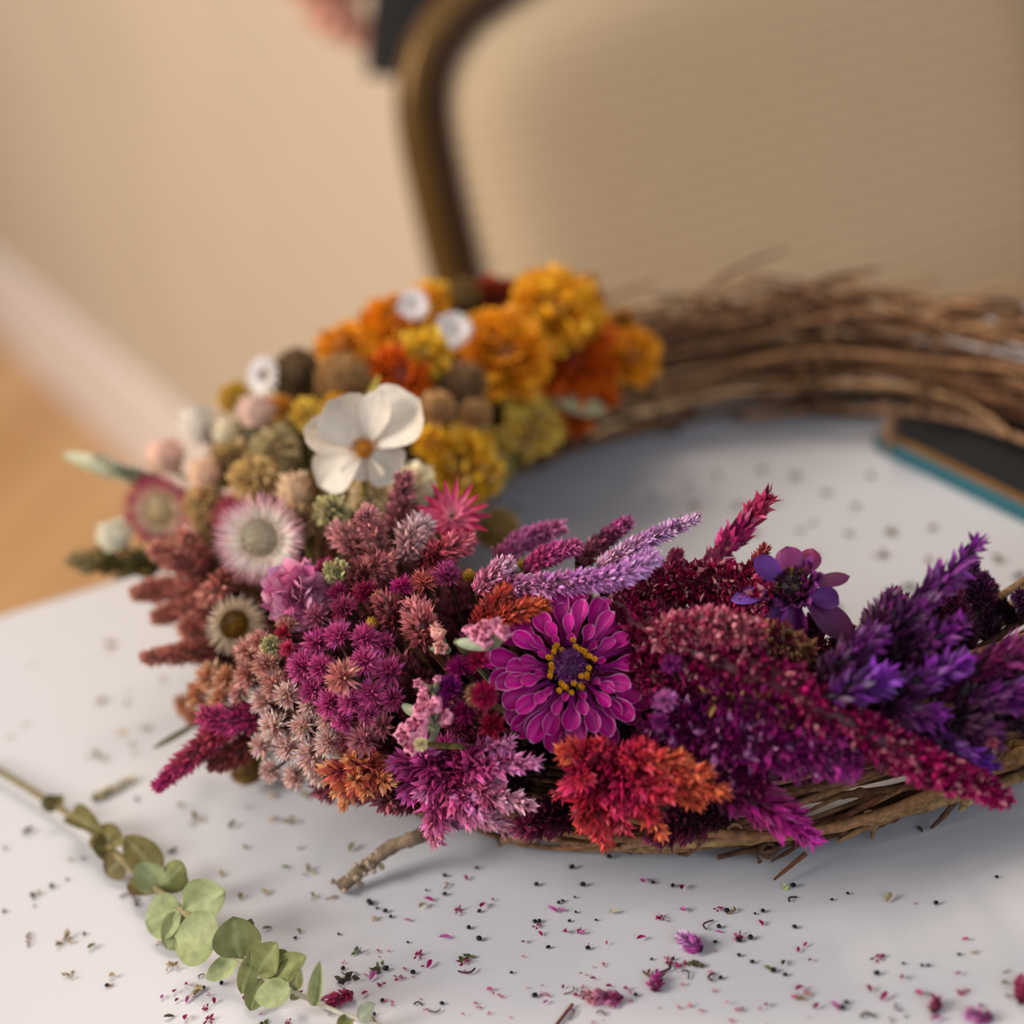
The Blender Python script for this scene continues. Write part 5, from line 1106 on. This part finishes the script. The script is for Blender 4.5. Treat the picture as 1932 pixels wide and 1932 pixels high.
scatter('leaf_crumb', M_LEAF, [mk_petal((96, 104, 56), (120, 128, 70), .0050, .0022), mk_chip((76, 84, 44), .0040), mk_petal((70, 60, 44), (92, 76, 56), .0062, .0024)], [(175, 1790), (325, 1610), (505, 1755), (565, 1760), (495, 1940), (320, 1922), (540, 1640), (715, 1830), (640, 1855), (870, 1815), (675, 1800), (1480, 1820), (1560, 1560), (1310, 1824), (1735, 1568), (440, 1560), (880, 1810), (55, 1572), (1450, 1832)], ('flat green leaf crumb', 'crumpled green leaf crumb', 'brown leaf sliver'), 'leaf', 'green leaf crumbs on the table', .8, 1.3)
scatter('stem_crumb', M_WOOD, [mk_curl((70, 30, 50), .006, .00035), mk_curl((96, 60, 44), .008, .0004), mk_curl((60, 40, 36), .005, .0005)], [(1345, 1748), (1235, 1834), (1250, 1830), (880, 1830), (1070, 1870), (790, 1900), (820, 1905), (1070, 1918), (1500, 1700), (1290, 1845), (1450, 1950), (1350, 1845), (1700, 1900), (240, 1705), (1640, 1925)], ('thin plum stem curl', 'thicker brown stem curl', 'dark brown stem curl'), 'stem', 'curled stem bits on the table', .8, 1.6)
inn = [(975, 965), (1010, 1005), (1300, 920), (1310, 960), (1395, 955), (1510, 1005), (1535, 990), (1420, 1010), (1640, 900), (1560, 935), (1600, 1010), (1660, 1050), (1720, 1110), (1880, 1060), (1920, 1090), (1540, 1050), (1470, 950), (1580, 1150), (1810, 1180), (1900, 1175), (1680, 1010), (1750, 1060), (1230, 940), (1270, 1000), (1500, 900), (1760, 1000), (1870, 1120), (1350, 900), (1610, 960), (1440, 890)]
scatter('dried_crumb', M_BRACT, [mk_chip((96, 84, 60), .005), mk_petal((120, 104, 76), (140, 124, 96), .007, .003), mk_chip((70, 66, 52), .004), mk_chip((120, 90, 60), .004)], inn, ('brown crumb', 'flat tan crumb', 'grey crumb', 'reddish brown crumb'), 'petal', 'dried crumbs inside the wreath ring')
# single notable pieces
def lone(name, mat, px, py, rot, fn, label, cat):
    mb = MB(); fn(mb); o = mb.build(name, mat, None, origin=(0, 0, 0)); p = P(px, py, 0); o.location = (p[0], p[1], .0003); o.rotation_euler = (0, 0, rot); k = .42 if 'husk' in name or 'leaf' in name or 'pod' in name or 'bract' in name else .62; o.scale = (k, k, k); tag(o, label, cat)
lone('celosia_tip', M_BRACT, 1305, 1790, math.radians(120), lambda mb: spike_mesh(mb, [(-.008, 0, .003), (0, 0, .0035), (.008, 0, .003)], [.0032, .0034, .001], [lin((150, 40, 120)), lin((196, 110, 180)), lin((226, 170, 214))], 1, .004), 'broken-off lilac celosia tip lying on the table in front of the wreath', 'dried flower')
lone('celosia_tip', M_BRACT, 1145, 1890, math.radians(160), lambda mb: (spike_mesh(mb, [(-.009, 0, .0028), (0, .001, .003), (.009, 0, .0026)], [.002, .003, .001], [lin((150, 30, 90)), lin((196, 110, 150)), lin((206, 140, 130))], .8, .004)), 'crumpled pink floret bit lying near the bottom edge of the picture', 'dried flower')
lone('celosia_tip', M_BRACT, 1238, 1868, math.radians(80), lambda mb: spike_mesh(mb, [(-.004, 0, .002), (0, 0, .0026), (.005, 0, .0024)], [.0016, .0026, .001], [lin((130, 10, 80)), lin((170, 30, 120))], .8, .004), 'small magenta floret standing on the table right of the crumpled pink bit', 'dried flower')
lone('celosia_tip', M_BRACT, 645, 1892, math.radians(200), lambda mb: spike_mesh(mb, [(-.007, 0, .0028), (0, 0, .003), (.007, 0, .0026)], [.002, .003, .001], [lin((150, 20, 70)), lin((180, 50, 90))], .8, .004), 'crimson floret bit lying by the tip of the eucalyptus sprig', 'dried flower')
lone('dried_husk', M_WOOD, 325, 1826, .5, mk_chip((150, 120, 84), .007), 'small brown seed husk below the eucalyptus leaves', 'husk')
lone('dried_husk', M_WOOD, 376, 1872, .3, mk_chip((190, 160, 116), .010), 'pale straw coloured husk left of the end of the eucalyptus', 'husk')
lone('dried_husk', M_BRACT, 208, 1218, .3, mk_chip((200, 160, 90), .010), 'yellowish husk on the table left of the rust plumes', 'husk')
lone('dried_bract', M_BRACT, 230, 1383, .3, mk_chip((206, 160, 60), .006), 'small yellow crumb on the table below the yellowish husk', 'husk')
lone('dried_stalk', M_BRACT, 210, 1500, .4, lambda mb: spike_mesh(mb, [(-.012, 0, .002), (0, .001, .0025), (.016, .004, .002)], [.0024, .001, .001], [lin((190, 172, 130)), lin((206, 190, 150))], .6, .004), 'tan stalk with a frayed end left of the eucalyptus', 'stem')
lone('green_pod', M_LEAF, 1478, 1680, .4, mk_chip((180, 190, 110), .0050), 'pale green star-shaped pod in front of the curled tendril', 'pod')
lone('dark_leaf', M_LEAF, 1312, 1826, math.radians(60), mk_petal((76, 62, 50), (100, 84, 66), .013, .0042), 'dark brown shrivelled leaf near the lilac celosia tip', 'leaf')
lone('crumpled_leaf', M_LEAF, 660, 1850, .2, mk_chip((64, 50, 40), .011), 'crumpled dark brown leaf right of the eucalyptus tip', 'leaf')
lone('crumpled_leaf', M_LEAF, 716, 1832, .9, mk_chip((84, 80, 56), .008), 'crumpled olive leaf above the crumpled dark brown one', 'leaf')
lone('stem_piece', M_WOOD, 1066, 1922, math.radians(50), lambda mb: tube(mb, [(-.009, 0, .0012), (.009, .001, .0012)], .0009, lin((110, 50, 40)), 7, 4), 'straight red-brown stem piece at the bottom edge of the picture', 'stem')
lone('celosia_tip', M_BRACT, 1928, 1882, math.radians(70), lambda mb: spike_mesh(mb, [(-.008, 0, .0028), (0, 0, .003), (.008, 0, .0024)], [.0024, .0028, .001], [lin((120, 8, 50)), lin((170, 24, 90))], .9, .004), 'crimson floret lying at the right edge of the picture', 'dried flower')
lone('celosia_tip', M_BRACT, 1852, 1925, math.radians(150), lambda mb: spike_mesh(mb, [(-.006, 0, .0024), (0, 0, .0026), (.006, 0, .0022)], [.0018, .0024, .001], [lin((150, 60, 120)), lin((196, 120, 170))], .9, .004), 'pale magenta floret in the bottom right corner', 'dried flower')
lone('celosia_tip', M_BRACT, 1764, 1908, math.radians(60), lambda mb: spike_mesh(mb, [(-.004, 0, .002), (0, 0, .0024), (.004, 0, .002)], [.0016, .0024, .001], [lin((110, 10, 50)), lin((150, 24, 80))], .9, .0036), 'dark crimson floret left of the bottom right corner', 'dried flower')

# ================================================================== person behind the chair
def skinned(name, joints, edges, mat, parent, sub=2, root=0):
    me = bpy.data.meshes.new(name); o3 = np.array(parent.location)
    me.from_pydata([tuple(np.asarray(j[:3])-o3) for j in joints], edges, []); o = bpy.data.objects.new(name, me); COL.objects.link(o); o.parent = parent
    me.materials.append(mat)
    md = o.modifiers.new('skin', 'SKIN'); sv = me.skin_vertices[0].data if me.skin_vertices else None
    if sv is None:
        me.attributes.new('x', 'FLOAT', 'POINT'); sv = me.skin_vertices[0].data
    for i, j in enumerate(joints): r = j[3]; sv[i].radius = (r, j[4] if len(j) > 4 else r); sv[i].use_root = (i == root)
    s = o.modifiers.new('sub', 'SUBSURF'); s.levels = sub; s.render_levels = sub
    md.use_smooth_shade = True
    return o
per = empty('person', (.20, 1.475, ZF), 'person in a black top standing behind the chair, only a hand and sleeve showing', 'person')
wr = PD(625, -110, 1.55); el = np.array([.0, 1.445, .40]); sh = np.array([.04, 1.485, .66]); px_ = .20
J = [(px_, 1.480, .20, .12, .075), (px_, 1.480, .42, .11, .08), (px_, 1.485, .60, .12, .075), (px_, 1.485, .72, .055), (px_, 1.480, .80, .055), (px_, 1.475, .88, .078), (px_, 1.475, .96, .07),
     (*sh, .05), (*el, .040), (*wr, .026), (.36, 1.485, .66, .05), (.41, 1.490, .40, .040), (.43, 1.475, .14, .026),
     (.13, 1.480, .10, .085), (.13, 1.475, -.26, .056), (.13, 1.485, -.64, .040), (.13, 1.40, -.705, .034),
     (.27, 1.480, .10, .085), (.27, 1.475, -.26, .056), (.27, 1.485, -.64, .040), (.27, 1.40, -.705, .034)]
E_ = [(0, 1), (1, 2), (2, 3), (3, 4), (4, 5), (5, 6), (2, 7), (7, 8), (8, 9), (2, 10), (10, 11), (11, 12), (0, 13), (13, 14), (14, 15), (15, 16), (0, 17), (17, 18), (18, 19), (19, 20)]
skinned('body', J, E_, M_SKIN, per)
def hand(wr, palm, tips, thumb):
    J = [(*wr, .024, .020), (*((wr+palm)/2), .030, .020), (*palm, .036, .020)]; E2 = [(0, 1), (1, 2)]
    J = J; skinned('hand', J, E2, M_SKIN, per)
    for t, bend in tips:
        k = palm+(t-palm)*.45+bend; m_ = palm+(t-palm)*.78+bend*.8
        skinned('finger', [(*(palm+(t-palm)*.05), .0105), (*k, .0100), (*m_, .0092), (*t, .0080)], [(0, 1), (1, 2), (2, 3)], M_SKIN, per)
    skinned('thumb', [(*((wr+palm)/2), .013), (*((wr+palm)/2+(thumb-(wr+palm)/2)*.55), .0115), (*thumb, .0095)], [(0, 1), (1, 2)], M_SKIN, per)
pl = PD(640, 0, 1.535); bd = -FW*.006
hand(wr, pl, [(PD(580, 42, 1.51), bd), (PD(622, 72, 1.51), bd), (PD(664, 88, 1.515), bd), (PD(702, 92, 1.52), bd)], PD(545, -20, 1.51))
hand(np.array([.43, 1.475, .14]), np.array([.435, 1.51, .06]), [(np.array([.415+.013*i, 1.49, -.015+.004*abs(i-1)]), np.array([0, -.006, 0])) for i in range(4)], np.array([.405, 1.48, .05]))
# clothes: knee-length flared black tunic, sleeves, trousers, shoes, hair
def loft(name, rows, mat, nseg=28):
    mb = MB(); V = []
    for (cx, cy, z, rx, ry) in rows:
        for i in range(nseg): a = i/nseg*6.283; V.append((cx+rx*math.cos(a)*(1+.03*math.cos(a*9)*(rx > .19)), cy+ry*math.sin(a), z))
    mb.raw(V, grid_faces(nseg, len(rows), True), lin((20, 18, 18))); return mb.build(name, mat, per)
hz = .048
loft('tunic', [(.195, 1.475, hz, .238, .088), (.195, 1.475, .12, .215, .088), (.20, 1.480, .30, .17, .09), (.20, 1.480, .45, .150, .09), (.20, 1.485, .60, .175, .09), (.20, 1.485, .69, .15, .085), (.20, 1.485, .73, .07, .065)], M_CLOTH)
for a, b_, c_ in [(sh, el, el+(wr-el)*.72), (np.array([.36, 1.485, .66]), np.array([.41, 1.490, .40]), np.array([.427, 1.533, .18]))]:
    mb = MB(); tube(mb, [a, b_, c_], [.06, .05, .04], lin((20, 18, 18)), 18, 20); mb.build('sleeve', M_CLOTH, per)
for x in (.13, .27):
    mb = MB(); tube(mb, [(x, 1.480, .12), (x, 1.475, -.26), (x, 1.485, -.66)], [.088, .07, .06], lin((24, 26, 34)), 18, 20); mb.build('trouser_leg', M_TROUSER, per)
    mb = MB(); add_ball(mb, np.array([x, 1.475, ZF+.045]), .045, lin((18, 16, 15)), 16, 10, (1, 1, 2.6), np.array([0, 1, .0])); mb.v[-1][:, 2] = np.maximum(mb.v[-1][:, 2], ZF+.002); mb.build('shoe', M_SHOE, per)
hc = np.array([px_, 1.470, .905])
mb = MB(); add_ball(mb, hc+np.array([0, .0, .012]), .095, lin((206, 150, 124)), 20, 14, (.82, .95, 1.18), np.array([0, 0, 1.])); add_ball(mb, hc+np.array([0, -.093, -.01]), .014, lin((206, 150, 124)), 8, 6, (.8, 1, 1.4), np.array([0, 0, 1.]))
for s in (-1, 1): add_ball(mb, hc+np.array([s*.08, 0, -.005]), .022, lin((200, 140, 116)), 8, 6, (.4, .8, 1.2), np.array([0, 0, 1.]))
mb.build('face', M_SKIN, per)
for s in (-1, 1): mb = MB(); add_ball(mb, hc+np.array([s*.032, -.080, .012]), .012, lin((240, 236, 230)), 10, 8); mb.build('eye', M_EYE, per)
mb = MB(); tube(mb, [hc+np.array([-.024, -.082, -.045]), hc+np.array([0, -.089, -.048]), hc+np.array([.024, -.082, -.045])], [.002, .006, .002], lin((170, 80, 76)), 8, 8); mb.build('mouth', M_SKIN, per)
mb = MB(); th = np.linspace(.01, 1.75, 10); V = []
for t in th:
    for i in range(24):
        a = i/24*6.283; f_ = 1.0 if math.sin(a) > -.5 else .86
        tt = t if math.sin(a) > -.35 else t*.55
        V.append(hc+np.array([.088*math.sin(tt)*math.cos(a), .102*math.sin(tt)*math.sin(a)+.004, .012+.122*math.cos(tt)]))
mb.raw(V, grid_faces(24, 10, True), lin((60, 38, 24))); add_ball(mb, hc+np.array([0, .10, .02]), .035, lin((60, 38, 24)), 12, 8); mb.build('hair', M_HAIR, per)
